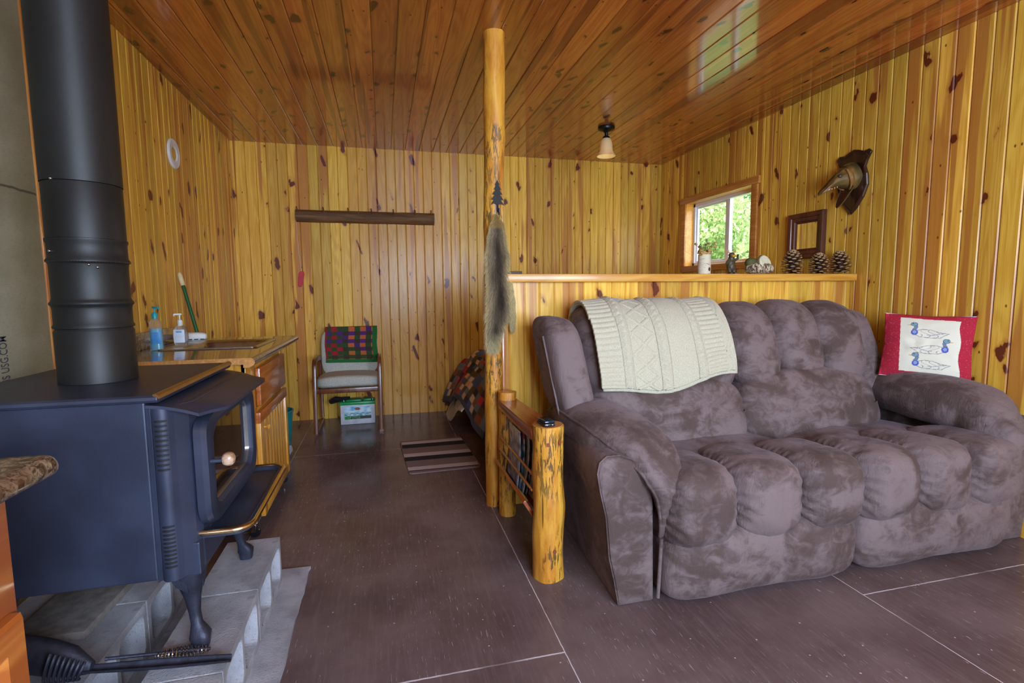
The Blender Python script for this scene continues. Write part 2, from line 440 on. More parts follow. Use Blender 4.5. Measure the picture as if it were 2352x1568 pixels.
# left: cement board behind the stove + trim
def cement():
    s = NT('cement_board'); o = s.obj(); a = s.noise(o, 5, 5); b = s.noise(s.scale(o, (60, 60, 200)), 1., 3)
    c = s.mix(s.step(a, .3, .7), rgb(128,124,98), rgb(152,148,124))
    c = s.mix(s.mul(s.step(b, .5, .7), .2), c, rgb(100,96,80))
    X = s.sep(); z = s.add(X[2], s.mul(s.sub(s.noise(o, 9, 3), .5), .03))
    cr = s.step(s.m_('ABSOLUTE', s.sub(z, 1.575)), .006, .002)
    c = s.mix(s.mul(cr, .75), c, rgb(46,44,38))
    s.set(Base_Color=c, Roughness=.85); s.bump(b, .001); return s.m
M['cement'] = cement()
MB().box((XL-.004, 0.3, 0), (XL+.016, 2.33, ZC)).build('wall_left_cement_board', M['cement'], smooth=False, at0=1, kind='structure')
MB().rbox((XL, 2.33, 0), (XL+.022, 2.42, ZC), .004).build('trim_1', M['pine_trim_z'], kind='structure')
tm = text_mb('ONS USG.COM', .054, Matrix(((0,0,1,XL+.0168),(0,-1,0,2.092),(1,0,0,1.065),(0,0,0,1))), .0004, 'RIGHT', .53)
# text runs upward (+Z), letter tops point to -Y so it reads from inside the room
tm.build('board_stamp', simple('stamp_ink', rgb(66,64,74), .9), smooth=False, label='dark stamped lettering running up the cement board', category='lettering')

# half wall with its ledge
hx0 = .625
plank_wall('wall_half', M['pine_x'], hx0, XR, 0, 1.25, lambda t, z, d: (t, 2.70+d, z), .0862, .66)
MB().box((hx0, 2.706, 0), (XR, 2.81, 1.25)).build('wall_half_frame', M['pine_trim_z'], smooth=False, kind='structure')
MB().rbox((hx0-.005, 2.647, 1.246), (XR-.004, 2.84, 1.290), .004).build('trim_2', M['pine_trim'], kind='structure')
MB().rbox((hx0-.008, 2.69, 0), (hx0+.012, 2.82, 1.246), .003).build('trim_3', M['pine_trim_z'], kind='structure')

# window_1 in the right wall
w1 = bpy.data.objects.new('window_1', None); COL.objects.link(w1); w1.location = (XR, 4.1, 1.428); WL['window_1'] = (XR, 4.1, 1.428); w1['kind'] = 'structure'
a, b, c, d = WIN
j = MB(); e = .012
j.box((XR-.004, a-e, c-e), (XR+.13, a+.001, d+e)); j.box((XR-.004, b-.001, c-e), (XR+.13, b+e, d+e))
j.box((XR-.004, a, c-e), (XR+.13, b, c+.001)); j.box((XR-.004, a, d-.001), (XR+.13, b, d+e))
j.build('jamb', wood('jamb_pine', rgb(236,176,78), rgb(220,150,54), 'Y'), w1, smooth=False)
cw = .068; k = MB()
k.rbox((XR-.02, a-cw, c-cw+.01), (XR-.001, a, d), .003); k.rbox((XR-.02, b, c-cw+.01), (XR-.001, b+cw, d), .003)
k.rbox((XR-.02, a, c-cw+.01), (XR-.001, b, c), .003); k.rbox((XR-.024, a-cw-.02, d), (XR-.001, b+cw+.02, d+cw-.006), .004)
k.build('casing', M['pine_trim_y'], w1)
fr = MB(); x0, x1 = XR+.075, XR+.125; t = .032
fr.box((x0, a, c), (x1, a+t, d)); fr.box((x0, b-t, c), (x1, b, d)); fr.box((x0, a, c), (x1, b, c+t)); fr.box((x0, a, d-t), (x1, b, d))
mid = 4.06; fr.box((x0+.01, mid-.022, c), (x1-.005, mid+.022, d))
s2 = .018
fr.box((x0+.016, mid+.02, c+t-.002), (x1-.012, mid+s2+.024, d-t+.002)); fr.box((x0+.016, b-t-s2, c+t-.002), (x1-.012, b-t+.002, d-t+.002)); fr.box((x0+.018, mid+.03, c+t-.002), (x1-.014, b-t-.01, c+t+s2)); fr.box((x0+.018, mid+.03, d-t-s2), (x1-.014, b-t-.01, d-t+.002))
fr.build('window_frame', M['vinyl'], w1, smooth=False, bevel=.003)
def glass_mat():
    s = NT('glass')
    s.set(Base_Color=(1,1,1,1), Roughness=0., Transmission_Weight=1., IOR=1.01); return s.m
M['pane'] = glass_mat()
g = MB(); g.add([(x0+.03, a+t, c+t), (x0+.03, b-t, c+t), (x0+.03, b-t, d-t), (x0+.03, a+t, d-t)], [(0,1,2,3)])
gl = bpy.data.materials.new('thin_glass'); gl.use_nodes = True; nt = gl.node_tree; nt.nodes.clear()
o_ = nt.nodes.new('ShaderNodeOutputMaterial'); tr = nt.nodes.new('ShaderNodeBsdfTransparent'); gs = nt.nodes.new('ShaderNodeBsdfGlossy'); mx = nt.nodes.new('ShaderNodeMixShader')
gs.inputs['Roughness'].default_value = .02; tr.inputs[0].default_value = (.95,.97,.97,1); mx.inputs[0].default_value = .06
nt.links.new(tr.outputs[0], mx.inputs[1]); nt.links.new(gs.outputs[0], mx.inputs[2]); nt.links.new(mx.outputs[0], o_.inputs[0])
M['thin_glass'] = gl
g.build('pane', gl, w1, smooth=False)
# window_2: the big window behind the camera
w2 = bpy.data.objects.new('window_2', None); COL.objects.link(w2); w2.location = (.95, YR, .75); WL['window_2'] = (.95, YR, .75); w2['kind'] = 'structure'
a, b, c, d = RW; f2 = MB(); t = .05
f2.box((a, YR-.11, c), (a+t, YR-.03, d)); f2.box((b-t, YR-.11, c), (b, YR-.03, d)); f2.box((a, YR-.11, c), (b, YR-.03, c+t)); f2.box((a, YR-.11, d-t), (b, YR-.03, d))
f2.box(((a+b)/2-.03, YR-.11, c), ((a+b)/2+.03, YR-.03, d))
f2.build('window_frame', M['vinyl'], w2, smooth=False)
k = MB()
k.rbox((a-.08, YR, c-.08), (a, YR+.02, d+.08), .003); k.rbox((b, YR, c-.08), (b+.08, YR+.02, d+.08), .003); k.rbox((a, YR, c-.08), (b, YR+.02, c), .003); k.rbox((a, YR, d), (b, YR+.02, d+.08), .003)
k.build('casing', M['pine_trim'], w2)

# ------------------------------------------------------------------ the log post and what hangs on it
def logmesh(mb, base, top, r0, r1, n=28, seg=26, amp=.004, seed=0, bulge=()):
    base, top = V(base), V(top); R = []
    for i in range(seg+1):
        t = i/seg; c = base.lerp(top, t)+V((noise.noise((seed, t*3, 0))*.006, noise.noise((seed+5, t*3, 0))*.004, 0)); r = lerp(r0, r1, t)
        ring = []
        for j_ in range(n):
            a = 2*pi*j_/n
            rr = r+amp*noise.noise((cos(a)*1.5+seed, sin(a)*1.5, (c.z)*7))
            for (bz, ba, bh) in bulge:
                dz = (c.z-bz)/.06; da = math.atan2(sin(a-ba), cos(a-ba))/.5; rr += bh*exp(-dz*dz-da*da)
            ring.append((c.x+cos(a)*rr, c.y+sin(a)*rr, c.z))
        R.append(ring)
    mb.rings(R)
    return mb
logmesh(MB(), (.570, 2.735, 0), (.600, 2.735, 2.532), .045, .058, seg=60, seed=3, bulge=((2.0, -.6, .007), (1.55, 3.6, .006), (.75, -1.2, .006))).build('log_post', M['log'], label='tall peeled log post running from floor to ceiling at the end of the half wall', category='post')

# metal pine-tree hook
tr_ = [(0,.165),(.012,.14),(.006,.14),(.02,.115),(.010,.116),(.027,.09),(.013,.091),(.033,.062),(.016,.064),(.038,.034),(.018,.044),(.006,.04),(.005,.0),(-.004,.0),(-.004,.04),(-.018,.046),(-.036,.036),(-.018,.064),(-.032,.064),(-.013,.091),(-.026,.092),(-.010,.116),(-.018,.116),(-.006,.14),(-.012,.14)]
M['slotm'] = simple('flat_black', (.012,.014,.012), .7)
hk = thing('tree_hook', 'small black metal pine tree shaped hook on the upper log post', 'hook', (.596, 2.672, 1.612))
mb = MB(); Mh = T((.596, 2.672, 1.612))
mb.prism([(x, z) for x, z in tr_], 'Y', -.0015, .0015, Mh); 
mb.build('tree_plate', M['slotm'], hk, smooth=False)
MB().tube([(.598, 2.67, 1.655), (.599, 2.664, 1.61), (.599, 2.655, 1.598), (.600, 2.648, 1.605), (.600, 2.647, 1.63)], .0028, 8).build('hook_prong', M['cast'], hk)

# fur pelt
def pelt():
    L = [(1.60,.585,.010),(1.575,.588,.020),(1.555,.590,.036),(1.53,.588,.040),(1.50,.588,.046),(1.46,.585,.050),(1.42,.588,.056),(1.38,.590,.068),(1.34,.587,.066),(1.28,.587,.060),(1.20,.592,.066),(1.12,.596,.072),(1.06,.588,.070),(1.02,.575,.048),(.97,.563,.038),(.93,.558,.030),(.90,.556,.018),(.885,.556,.006)]
    def ctr(z):
        for (z0, c0, w0), (z1, c1, w1_) in zip(L, L[1:]):
            if z1 <= z <= z0:
                t = (z0-z)/(z0-z1); return lerp(c0, c1, t), lerp(w0, w1_, t)
        return L[-1][1:]
    def surf(u, z):
        c, w = ctr(z); x = c+u*w
        return V((x, 2.672-.030*(1-u*u)*min(1, w/.05)-.010, z))
    def pc(u, z):
        n1 = noise.noise((u*2.2, z*9, 3.))
        back = exp(-(u*2.0)**2)
        base = V(rgb(168,148,116)[:3]).lerp(V(rgb(62,50,40)[:3]), clamp(back*.95+n1*.35))
        if z < 1.0: base = base.lerp(V(rgb(200,186,140)[:3]), sm(1.02, .93, z)*.8)
        if u > .6 or u < -.75: base = base.lerp(V(rgb(205,186,130)[:3]), .6)
        if z > 1.53: base = base.lerp(V(rgb(178,144,72)[:3]), .6)
        return base
    mb = MB()
    mb.grid(lambda i, j: surf(i*2-1, lerp(1.60, .885, j)), 14, 60, lambda i, j: tuple(pc(i*2-1, lerp(1.60, .885, j))))
    # side flap (hind leg) on the right
    flap = [(1.25,.655,.012),(1.15,.664,.018),(1.06,.668,.017),(1.02,.668,.014),(.985,.668,.008)]
    def fl(i, j):
        z = lerp(1.25, .985, j)
        for (z0, c0, w0), (z1, c1, w1_) in zip(flap, flap[1:]):
            if z1-1e-6 <= z <= z0: t = (z0-z)/(z0-z1); c, w = lerp(c0, c1, t), lerp(w0, w1_, t); break
        u = i*2-1
        return V((c+u*w, 2.66-.014*(1-u*u), z))
    mb.grid(fl, 6, 20, lambda i, j: rgb(206,186,136)[:3])
    rnd = random.Random(4)
    for k_ in range(15000):
        if k_ % 6 == 0:
            i, j = rnd.random(), rnd.random(); p = fl(i, j); c = V(rgb(206,188,140)[:3]); u = (i*2-1)*.5; ln = .02
        else:
            j = rnd.random(); z = lerp(1.60, .89, j); u = rnd.uniform(-1, 1); p = surf(u, z); c = pc(u, z); ln = rnd.uniform(.016, .034)*(1.5 if z < 1.02 else 1)
            if z > 1.5: ln *= .6
        c = c*rnd.uniform(.45, 1.5)
        d = V((u*.8+rnd.uniform(-.35, .35), -.42-rnd.random()*.25, -1+rnd.uniform(-.2, .2))).normalized()*ln
        s_ = V((.0007, .0003, 0)); q = p+d
        o = len(mb.v); mb.v += [tuple(p-s_), tuple(p+s_), tuple(q)]; mb.f.append((o, o+1, o+2))
        mb.c += [tuple(c*.8), tuple(c*.8), tuple(c*1.2)]
    return mb
pelt().build('fur_pelt', col_mat('fur', .75), label='grey brown fox fur pelt hanging down the log post', category='fur pelt')

# ------------------------------------------------------------------ ceiling lamp
lm = thing('ceiling_lamp', 'small bronze ceiling light with a cream bell glass shade', 'ceiling lamp', (1.818, 4.02, ZC))
bz = simple('bronze', (.02,.02,.018), .35, .7)
MB().lathe([(.001,0),(.068,0),(.070,-.008),(.066,-.022),(.045,-.030),(.026,-.036),(.018,-.046),(.001,-.046)], (1.818, 4.02, ZC), 32).build('canopy', bz, lm)
MB().lathe([(.001,-.044),(.014,-.044),(.014,-.07),(.026,-.076),(.030,-.088),(.032,-.10),(.001,-.10)], (1.818, 4.02, ZC), 24).build('socket', bz, lm)
s = NT('shade_glass'); s.set(Base_Color=rgb(226,206,160), Roughness=.35, Transmission_Weight=.25, Subsurface_Weight=.2, Emission_Color=rgb(255,214,140), Emission_Strength=.03)
MB().lathe([(.024,-.088),(.036,-.096),(.046,-.12),(.050,-.15),(.053,-.185),(.062,-.21),(.078,-.232),(.075,-.234),(.059,-.212),(.050,-.186),(.047,-.15),(.043,-.12),(.033,-.099),(.022,-.091)], (1.818, 4.02, ZC), 40, cap=False).build('lamp_shade', s.m, lm)
s = NT('bulb'); s.set(Base_Color=(1,.9,.7,1), Emission_Color=rgb(255,200,120), Emission_Strength=.4)
MB().blob((1.818, 4.02, ZC-.16), (.022,.022,.03), 2., 6).build('bulb', s.m, lm)

# ------------------------------------------------------------------ back wall things
def bark_color(): pass
rl = thing('coat_rail', 'weathered half log coat rail with small pegs on the back wall', 'coat rail', (-.12, YB, 1.84))
mb = MB(); R = []
for i in range(41):
    t = i/40; x = lerp(-.748, .500, t); r = .056+.004*noise.noise((x*5, 1, 2)); ring = []
    zc = 1.898-.002*t+.003*noise.noise((x*3, 7, 0))
    for q in range(17):
        a = pi*q/16; ring.append((x, YB-.003-sin(a)*(r*.95)*(.8 if q in (0,16) else 1), zc+cos(a)*r*(1+.04*noise.noise((x*9, q*.7, 0)))))
    R.append(ring)
mb.rings(R); mb.build('half_log', M['oldlog'], rl)
for i, x in enumerate((-.725,-.50,-.285,-.08,.12,.32,.47)):
    MB().tube([(x, YB-.045, 1.925), (x-.003, YB-.075, 1.955), (x-.006, YB-.085, 1.968)], .006, 8).build('peg', M['oldlog'], rl)
tag_ = thing('paddle_tag', 'red paddle shaped tag hanging by a white string from the coat rail', 'tag', (-.735, YB-.01, 1.22))
pp = []
for i in range(24):
    a = 2*pi*i/24; x = .021*cos(a); z = .06*sin(a)
    x = math.copysign(abs(cos(a))**.6*.024, cos(a)); z = math.copysign(abs(sin(a))**.6*.072, sin(a)); pp.append((x*(1+.15*z/.07)+z*.16, z))
MB().prism(pp, 'Y', -.004, .004, T((-.731, YB-.012, 1.325))).build('tag_board', simple('red_tag', rgb(196,34,50), .5), tag_, bevel=.002)
MB().tube([(-.748, YB-.03, 1.86), (-.742, YB-.012, 1.6), (-.722, YB-.012, 1.39)], .0016, 6).build('string', M['white'], tag_)

# round white plate on the left wall
pl = thing('wall_plate', 'oval white wall plate with a yellow center high on the left wall', 'wall plate', (XL, 3.755, 2.0))
Mx = Matrix(((0,0,1,XL),(0,1,0,3.755),(1,0,0,2.082),(0,0,0,1)))
MB().lathe([(.040,.002),(.048,.010),(.085,.012),(.092,.006),(.092,0),(.040,0)], (0,0,0), 40, Mx, cap=False).build('rim', M['white'], pl)
MB().lathe([(.001,.004),(.041,.004),(.041,0),(.001,0)], (0,0,0), 32, Mx).build('center', simple('yellow_center', rgb(214,170,70), .5), pl)

# ------------------------------------------------------------------ right wall: mirror, fish mount
mr = thing('wall_mirror', 'square mirror in a wide dark brown wooden frame on the right wall', 'mirror', (XR, 3.06, 1.415))
y0, y1, z0, z1 = 2.905, 3.222, 1.41, 1.732; mb = MB(); fw = .072
def frame_ring(lv):
    return [[(x, y0+o, z0+o), (x, y1-o, z0+o), (x, y1-o, z1-o), (x, y0+o, z1-o)] for o, x in lv]
mb.rings(frame_ring([(0, XR-.001), (0, XR-.03), (.006, XR-.035), (.03, XR-.03), (.034, XR-.024), (.055, XR-.022), (.06, XR-.016), (fw, XR-.010), (fw, XR-.001)]), cap=False, closed=True)
mb.build('frame', wood('dark_frame', rgb(104,52,36), rgb(72,34,24), 'Z', rough=.45, coat=.2), mr, smooth=False)
s = NT('mirror_glass'); s.set(Base_Color=(.85,.85,.85,1), Metallic=1., Roughness=.02)
MB().box((XR-.009, y0+fw-.003, z0+fw-.003), (XR-.003, y1-fw+.003, z1-fw+.003)).build('glass', s.m, mr, smooth=False)

fm = thing('fish_mount', 'open mouthed fish head mounted on a dark wooden shield plaque', 'fish mount', (XR, 2.71, 1.67))
sh_ = [(0,-.20),(.035,-.17),(.085,-.10),(.112,-.03),(.104,.04),(.088,.085),(.10,.12),(.125,.165),(.105,.185),(.07,.18),(.035,.195),(0,.205)]
sh_ += [(-a, b) for a, b in sh_[-2:0:-1]]
cy, cz = 2.715, 1.868
R = []
for sc_, x in ((1., 0), (1., .010), (.96, .016), (.88, .018), (.86, .013)):
    R.append([(XR-.001-x, cy+a*sc_, cz+b*sc_) for a, b in sh_])
MB().rings(R).build('plaque', wood('plaque_wood', rgb(70,40,28), rgb(40,24,18), 'Z', rough=.3, coat=.4), fm, smooth=False, bevel=.001)
# head: loft going out (-X) and down, a little toward +Y (left in view)
fish = col_mat('fish_skin', .3, .001, 120, Coat_Weight=.5)
D = V((-.80, .12, -.30)).normalized(); S_ = V((.1, 1, .05)).normalized(); U_ = D.cross(S_).normalized()
if U_.z < 0: U_ = -U_
b0 = V((XR-.012, cy-.01, cz+.045))
def fc(t, a):
    top = sin(a); c = V(rgb(96,80,44)[:3]).lerp(V(rgb(50,42,26)[:3]), sm(-.1, .9, top))
    c = c.lerp(V(rgb(150,110,56)[:3]), .85*clamp(noise.noise((t*22, a*1.6, 1))*2.2+.15)); return tuple(c)
def head(secs, colfn, n=24):
    mb = MB(); mb.c = []; R = []
    for (t, off, w, h) in secs:
        c = b0+D*t+U_*off
        ring = []
        for j_ in range(n):
            a = 2*pi*j_/n; ring.append(c+S_*(w*cos(a))+U_*(h*sin(a))); mb.c.append(colfn(t, a))
        R.append(ring)
    mb.rings(R); return mb
mb = head([(0,0,.066,.085),(.03,.0,.070,.085),(.055,.0,.068,.078),(.06,.0,.060,.070),(.09,.006,.056,.058),(.12,.008,.048,.042),(.15,.006,.042,.028),(.18,-.002,.038,.019),(.21,-.014,.034,.014),(.235,-.026,.028,.011),(.252,-.034,.019,.009),(.26,-.038,.008,.005)], fc)
mb.build('upper_head', fish, fm)
# lower jaw drops open
mb = MB(); mb.c = []; R = []
D2 = V((-.40, .12, -.90)).normalized(); U2 = D2.cross(S_).normalized(); 
if U2.dot(D) < 0: U2 = -U2
j0 = b0+D*.055-U_*.050
for t, w, h in ((-.05,.034,.03),(0,.046,.030),(.04,.044,.026),(.08,.038,.022),(.115,.028,.018),(.140,.016,.013),(.150,.006,.006)):
    ring = []
    for q in range(20):
        a = 2*pi*q/20; hh = h*sin(a); 
        if sin(a) > 0: hh = -h*.35*sin(a)
        ring.append(j0+D2*t+S_*(w*cos(a))+U2*hh); mb.c.append(rgb(112,92,52)[:3] if sin(a) <= 0 else rgb(60,34,26)[:3])
    R.append(ring)
mb.rings(R); mb.build('lower_jaw', fish, fm)
MB().blob(tuple(b0+D*.125-S_*.040+U_*.030), (.012,.012,.012), 2., 6).build('eye', simple('fish_eye', (.05,.05,.03), .1), fm)
gl_ = MB()
for sgn in (-1, 1):
    gl_.tube([tuple(b0+D*.062+S_*(sgn*.066)*cos(a)+U_*(.075*sin(a))+D*(.02*cos(a))) for a in [x*.2 for x in range(-6, 5)]], .006, 8)
gl_.build('gill_plate', simple('gill', rgb(150,104,56), .3), fm)
mb = MB()
for i in range(9):
    a = -1+i/4; p = b0+D*(.20-.05*abs(a))+S_*(a*.03)-U_*.026; mb.lathe([(.003,0),(.0005,-.009)], tuple(p), 5)
mb.build('teeth', M['white'], fm)
# ------------------------------------------------------------------ hearth: pad, blocks
def pad():
    mb = MB(); rnd = random.Random(2); P = [(-1.2, 1.03), (-.36, 1.03)]
    for i in range(30): P.append((-.352+rnd.uniform(-.0035,.0035)+.004*(i/29), 1.05+i*.0415))
    P += [(-.346, 2.276), (-.62, 2.285), (-1.2, 2.28)]
    mb.prism(P, 'Z', .0, .013); return mb
pad().build('hearth_pad', M['concrete'], smooth=False, label='thin grey cement sheet lying flat on the floor under the blocks', category='hearth pad')
def block():
    """concrete block on its side, cores open toward +X; local box x[-.194,0] y[0,.39] z[0,.19]"""
    mb = MB(); L, Hh, W = .388, .187, .194
    def outline(x, k=0.):
        return [(x, 0, 0), (x, L, 0), (x, L, Hh), (x, 0, Hh)]
    # body as a frame: 2 cores + end recesses, made by prism pieces with tapered core walls
    w = .030
    def core(y0_, y1_, x, g):
        z0_, z1_ = w-g, Hh-w+g; y0_ -= g; y1_ += g; r = .028; P = []
        for (cy_, cz_, a0) in ((y1_-r, z1_-r, 0), (y0_+r, z1_-r, 90), (y0_+r, z0_+r, 180), (y1_-r, z0_+r, 270)):
            for q in range(5):
                a = math.radians(a0+q*22.5); P.append((x, cy_+cos(a)*r, cz_+sin(a)*r))
        return P
    y = [.030, .179, .209, .358]
    vs = []; bm = bmesh.new()
    def face(pts): bm.faces.new([bm.verts.new(p) for p in pts])
    for x, flip in ((0, 0), (-W, 1)):
        # face with two holes: strips
        g = .004 if x == 0 else -.003
        cs = [core(y[0], y[1], x, g), core(y[2], y[3], x, g)]
        box = [(0, L/2), (L/2, L)]
        for c_, (ya, yb) in zip(cs, box):
            corners = [(x, yb, Hh), (x, ya, Hh), (x, ya, 0), (x, yb, 0)]
            for q in range(4):
                arc = c_[q*5:q*5+5]
                for e in range(4): face([arc[e], arc[e+1], corners[q]])
                nx = c_[(q*5+5) % 20]; face([arc[4], nx, corners[(q+1)%4], corners[q]])
    for k_ in (0, 1):
        a = core(y[2*k_], y[2*k_+1], 0, .004); b = core(y[2*k_], y[2*k_+1], -W, -.003)
        for q in range(20): face([a[q], a[(q+1)%20], b[(q+1)%20], b[q]])
    for f in ([(0,0,Hh),(0,L,Hh),(-W,L,Hh),(-W,0,Hh)], [(0,0,0),(0,L,0),(-W,L,0),(-W,0,0)], [(0,0,0),(0,0,Hh),(-W,0,Hh),(-W,0,0)], [(0,L,0),(0,L,Hh),(-W,L,Hh),(-W,L,0)]): face(f)
    bmesh.ops.remove_doubles(bm, verts=bm.verts[:], dist=1e-4)
    bm.verts.index_update()
    mb.add([tuple(v_.co) for v_ in bm.verts], [tuple(v_.index for v_ in f.verts) for f in bm.faces]); bm.free(); return mb
spots = [(-.446, 1.806, 'grey concrete block under the far front foot of the wood stove'),
         (-.446, 1.416, 'grey concrete block under the near front foot of the wood stove'),
         (-.446, 1.026, 'grey concrete block nearest the camera in the outer row by the floor'),
         (-.786, 1.83, 'grey concrete block in the inner row below the back half of the stove'),
         (-.786, 1.44, 'grey concrete block in the inner row behind the dark iron tools'),
         (-.786, 1.05, 'inner row concrete block beside the near cabinet'),
         (-.984, 1.60, 'concrete block under the rear leg of the wood stove')]
b0_ = block()
for i, (x, y, lb) in enumerate(spots):
    if i == 0:
        b0_.v = [(a+x, b+y, c+.013) for a, b, c in b0_.v]
        B0 = b0_.build('concrete_block', M['concrete'], smooth=False, bevel=.003, label=lb, category='concrete block', group='concrete blocks under the stove'); o0 = B0.location.copy()
    else:
        c = B0.copy(); COL.objects.link(c); c.location = o0+V((x-spots[0][0], y-spots[0][1], 0)); c['label'] = lb; WL[c.name] = tuple(c.location)
MB().rbox((-1.02, 1.47, .2005), (-.885, 1.57, .232), .003, T((0,0,0))).build('paver_scrap', M['greyboard'], label='small flat grey paver scrap on the inner concrete blocks', category='paver') if 0 else None
mb = MB(); mb.rbox((0, 0, 0), (.20, .36, .026), .003, T((-1.075, 1.665, .2008), rz=-.03)); mb.build('paver', M['greyboard'], label='weathered grey board scrap lying on the blocks under the stove', category='board')

# ------------------------------------------------------------------ wood stove
st = thing('wood_stove', 'black metal wood stove with a glass door standing on concrete blocks', 'wood stove', (-.80, 1.755, .2))
BM = M['black_metal']
Y0, Y1 = 1.45, 2.06
plan = [(-1.08, Y0+.02), (-1.06, Y0), (-.592, Y0)]
plan_b = [(-.592, Y0), (-.592, Y1), (-1.06, Y1), (-1.08, Y1-.02), (-1.08, Y0+.02), (-1.06, Y0)]
MB().prism(plan_b, 'Z', .457, .935).build('firebox', BM, st, smooth=False, bevel=.004)
# front section with column and chamfered corners
fp = [(-.594, Y0+.002)]
for q in range(21):
    a = math.radians(200+q*6); fp.append((-.563+.024*cos(a), Y0+.022+.022*sin(a)*1.1))
fp += [(-.536, Y0+.02), (-.512, Y0+.05), (-.503, Y0+.075)]
fp += [(x, Y0+Y1-y) for x, y in fp[::-1]]
MB().prism(fp, 'Z', .45, .915).build('front_casting', BM, st, smooth=False, bevel=.003)
# vents: two groups of slots in each corner column
def slots(z0, z1, n, yc, s_):
    """thin dark slots following the round corner column"""
    mb = MB()
    for i in range(n):
        z = lerp(z0, z1, (i+.5)/n); R = []
        for q in range(11):
            u = lerp(-.0145, .0145, q/10); w = .0030*max(.25, (1-(abs(u)/.0145)**4))**.5; ang = -pi/2+.15+u/.024; ring = []
            for rr_, zz in ((.0248, -w), (.0248, w), (.0225, w), (.0225, -w)):
                x = -.563+rr_*cos(ang); y = Y0+.022+(rr_+.0004)*sin(ang)
                if s_ < 0: y = Y0+Y1-y
                ring.append((x, y, z+zz))
            R.append(ring)
        mb.rings(R)
    return mb
for s_ in (1, -1):
    slots(.745, .885, 11, Y0, s_).build('vent_slots', M['slot'], st, smooth=False)
    slots(.485, .605, 11, Y0, s_).build('vent_slots', M['slot'], st, smooth=False)
# top plate with rolled edge
tp = MB(); R = []
for o, z in ((0, .928), (-.006, .930), (-.010, .936), (-.008, .943), (0, .947)):
    R.append([(-1.10+o, Y0-.006+o, z), (-.560-o*.3, Y0-.006+o, z), (-.560-o*.3, Y1+.006-o, z), (-1.10+o, Y1+.006-o, z)])
MB().rings(R).build('top_plate', BM, st, smooth=False, bevel=.002)
tr2 = MB(); R = []
for y in (Y0-.012, Y1+.012):
    R.append([(-.562+dx, y, .9475+dz) for dx, dz in ((-.006,.0),(-.005,.003),(.002,.003),(.007,-.001),(.010,-.008),(.007,-.009),(.003,-.005),(-.004,-.002))])
MB().rings(R).build('brass_trim', simple('aged_brass', (.40,.25,.10), .3, .9), st, smooth=False)
# canopy over the door (bowed, dropping to the front)
def can(u, v, dz=0):
    y = lerp(Y0-.004, Y1+.004, v); w = 1
    reach = .17-.06*sm(.86, 1.0, v)-.05*sm(.14, 0, v)
    x = -.590+reach*u
    z = .922-.008*u-.020*u*u
    return (x, y, z+dz)
mb = MB(); n = 18; nu = 10
R = []
for j_ in range(n+1):
    v = j_/n; R.append([can(i/nu, v) for i in range(nu+1)]+[can(i/nu, v, -.008) for i in range(nu, -1, -1)])
mb.rings(R); mb.build('canopy', BM, st)
# door
XD = -.503
def rring(P, x, inset):
    c = (sum(p[0] for p in P)/len(P), sum(p[1] for p in P)/len(P)); r = []
    for y, z in P:
        d = V((c[0]-y, c[1]-z)); L = d.length; d /= L
        r.append((x, y+d.x*inset, z+d.y*inset*1.0))
    return r
def rounded(P, rr, n=5):
    out = []; N = len(P)
    for i in range(N):
        p0, p, p1 = V(P[i-1]), V(P[i]), V(P[(i+1)%N]); r = rr[i]
        a = p+(p0-p).normalized()*r; b = p+(p1-p).normalized()*r
        for q in range(n+1):
            t = q/n; out.append(tuple(a*(1-t)**2+p*2*t*(1-t)+b*t*t))
    return out
dz_ = [(1.492, .60), (1.492, .852), (1.56, .876), (1.97, .876), (2.022, .852), (2.026, .60), (1.985, .553), (1.535, .553)]
do = rounded([(y, z) for y, z in dz_], (.03,.03,.05,.05,.03,.03,.04,.04))
di = rounded([(1.566, .62), (1.566, .80), (1.608, .830), (1.93, .830), (1.962, .808), (1.962, .645), (1.925, .608), (1.60, .608)], (.012,)*8)
def at(P, x): return [(x, y, z) for y, z in P]
def blend(A, B, t): return [(a[0]*(1-t)+b[0]*t, a[1]*(1-t)+b[1]*t) for a, b in zip(A, B)]
dr = MB().rings([at(do, XD), at(do, XD+.018), at(blend(do, di, .12), XD+.030), at(blend(do, di, .5), XD+.036), at(blend(do, di, .85), XD+.030), at(di, XD+.016), at(di, XD-.0)], cap=False).build('door', BM, st, smooth=True, angle=35)
s = NT('stove_glass'); s.set(Base_Color=(.012,.008,.006,1), Roughness=.03, Specular_IOR_Level=.9, Coat_Weight=1., Coat_IOR=1.9, Coat_Roughness=.02)
MB().prism(di, 'X', XD+.006, XD+.012).build('door_glass', s.m, dr, smooth=False)
MB().rings([at(blend(di, do, .02), XD+.015), at(blend(di, do, -.0), XD+.018), at(blend(di, do, -.035), XD+.0185), at(blend(di, do, -.035), XD+.011)], cap=False).build('door_gasket', simple('gasket', (.35,.33,.32), .3, .8), dr)
hd = MB().tube([(XD+.03, 1.515, .745), (-.435, 1.515, .745)], .0062, 12).build('door_handle', BM, st)
kn = MB(); kn.blob((-.427, 1.515, .748), (.017,.018,.019), 2.3, 8); kn.build('handle_knob', wood('knob_wood', rgb(206,176,150), rgb(150,112,84), 'X', sc=3.), hd)
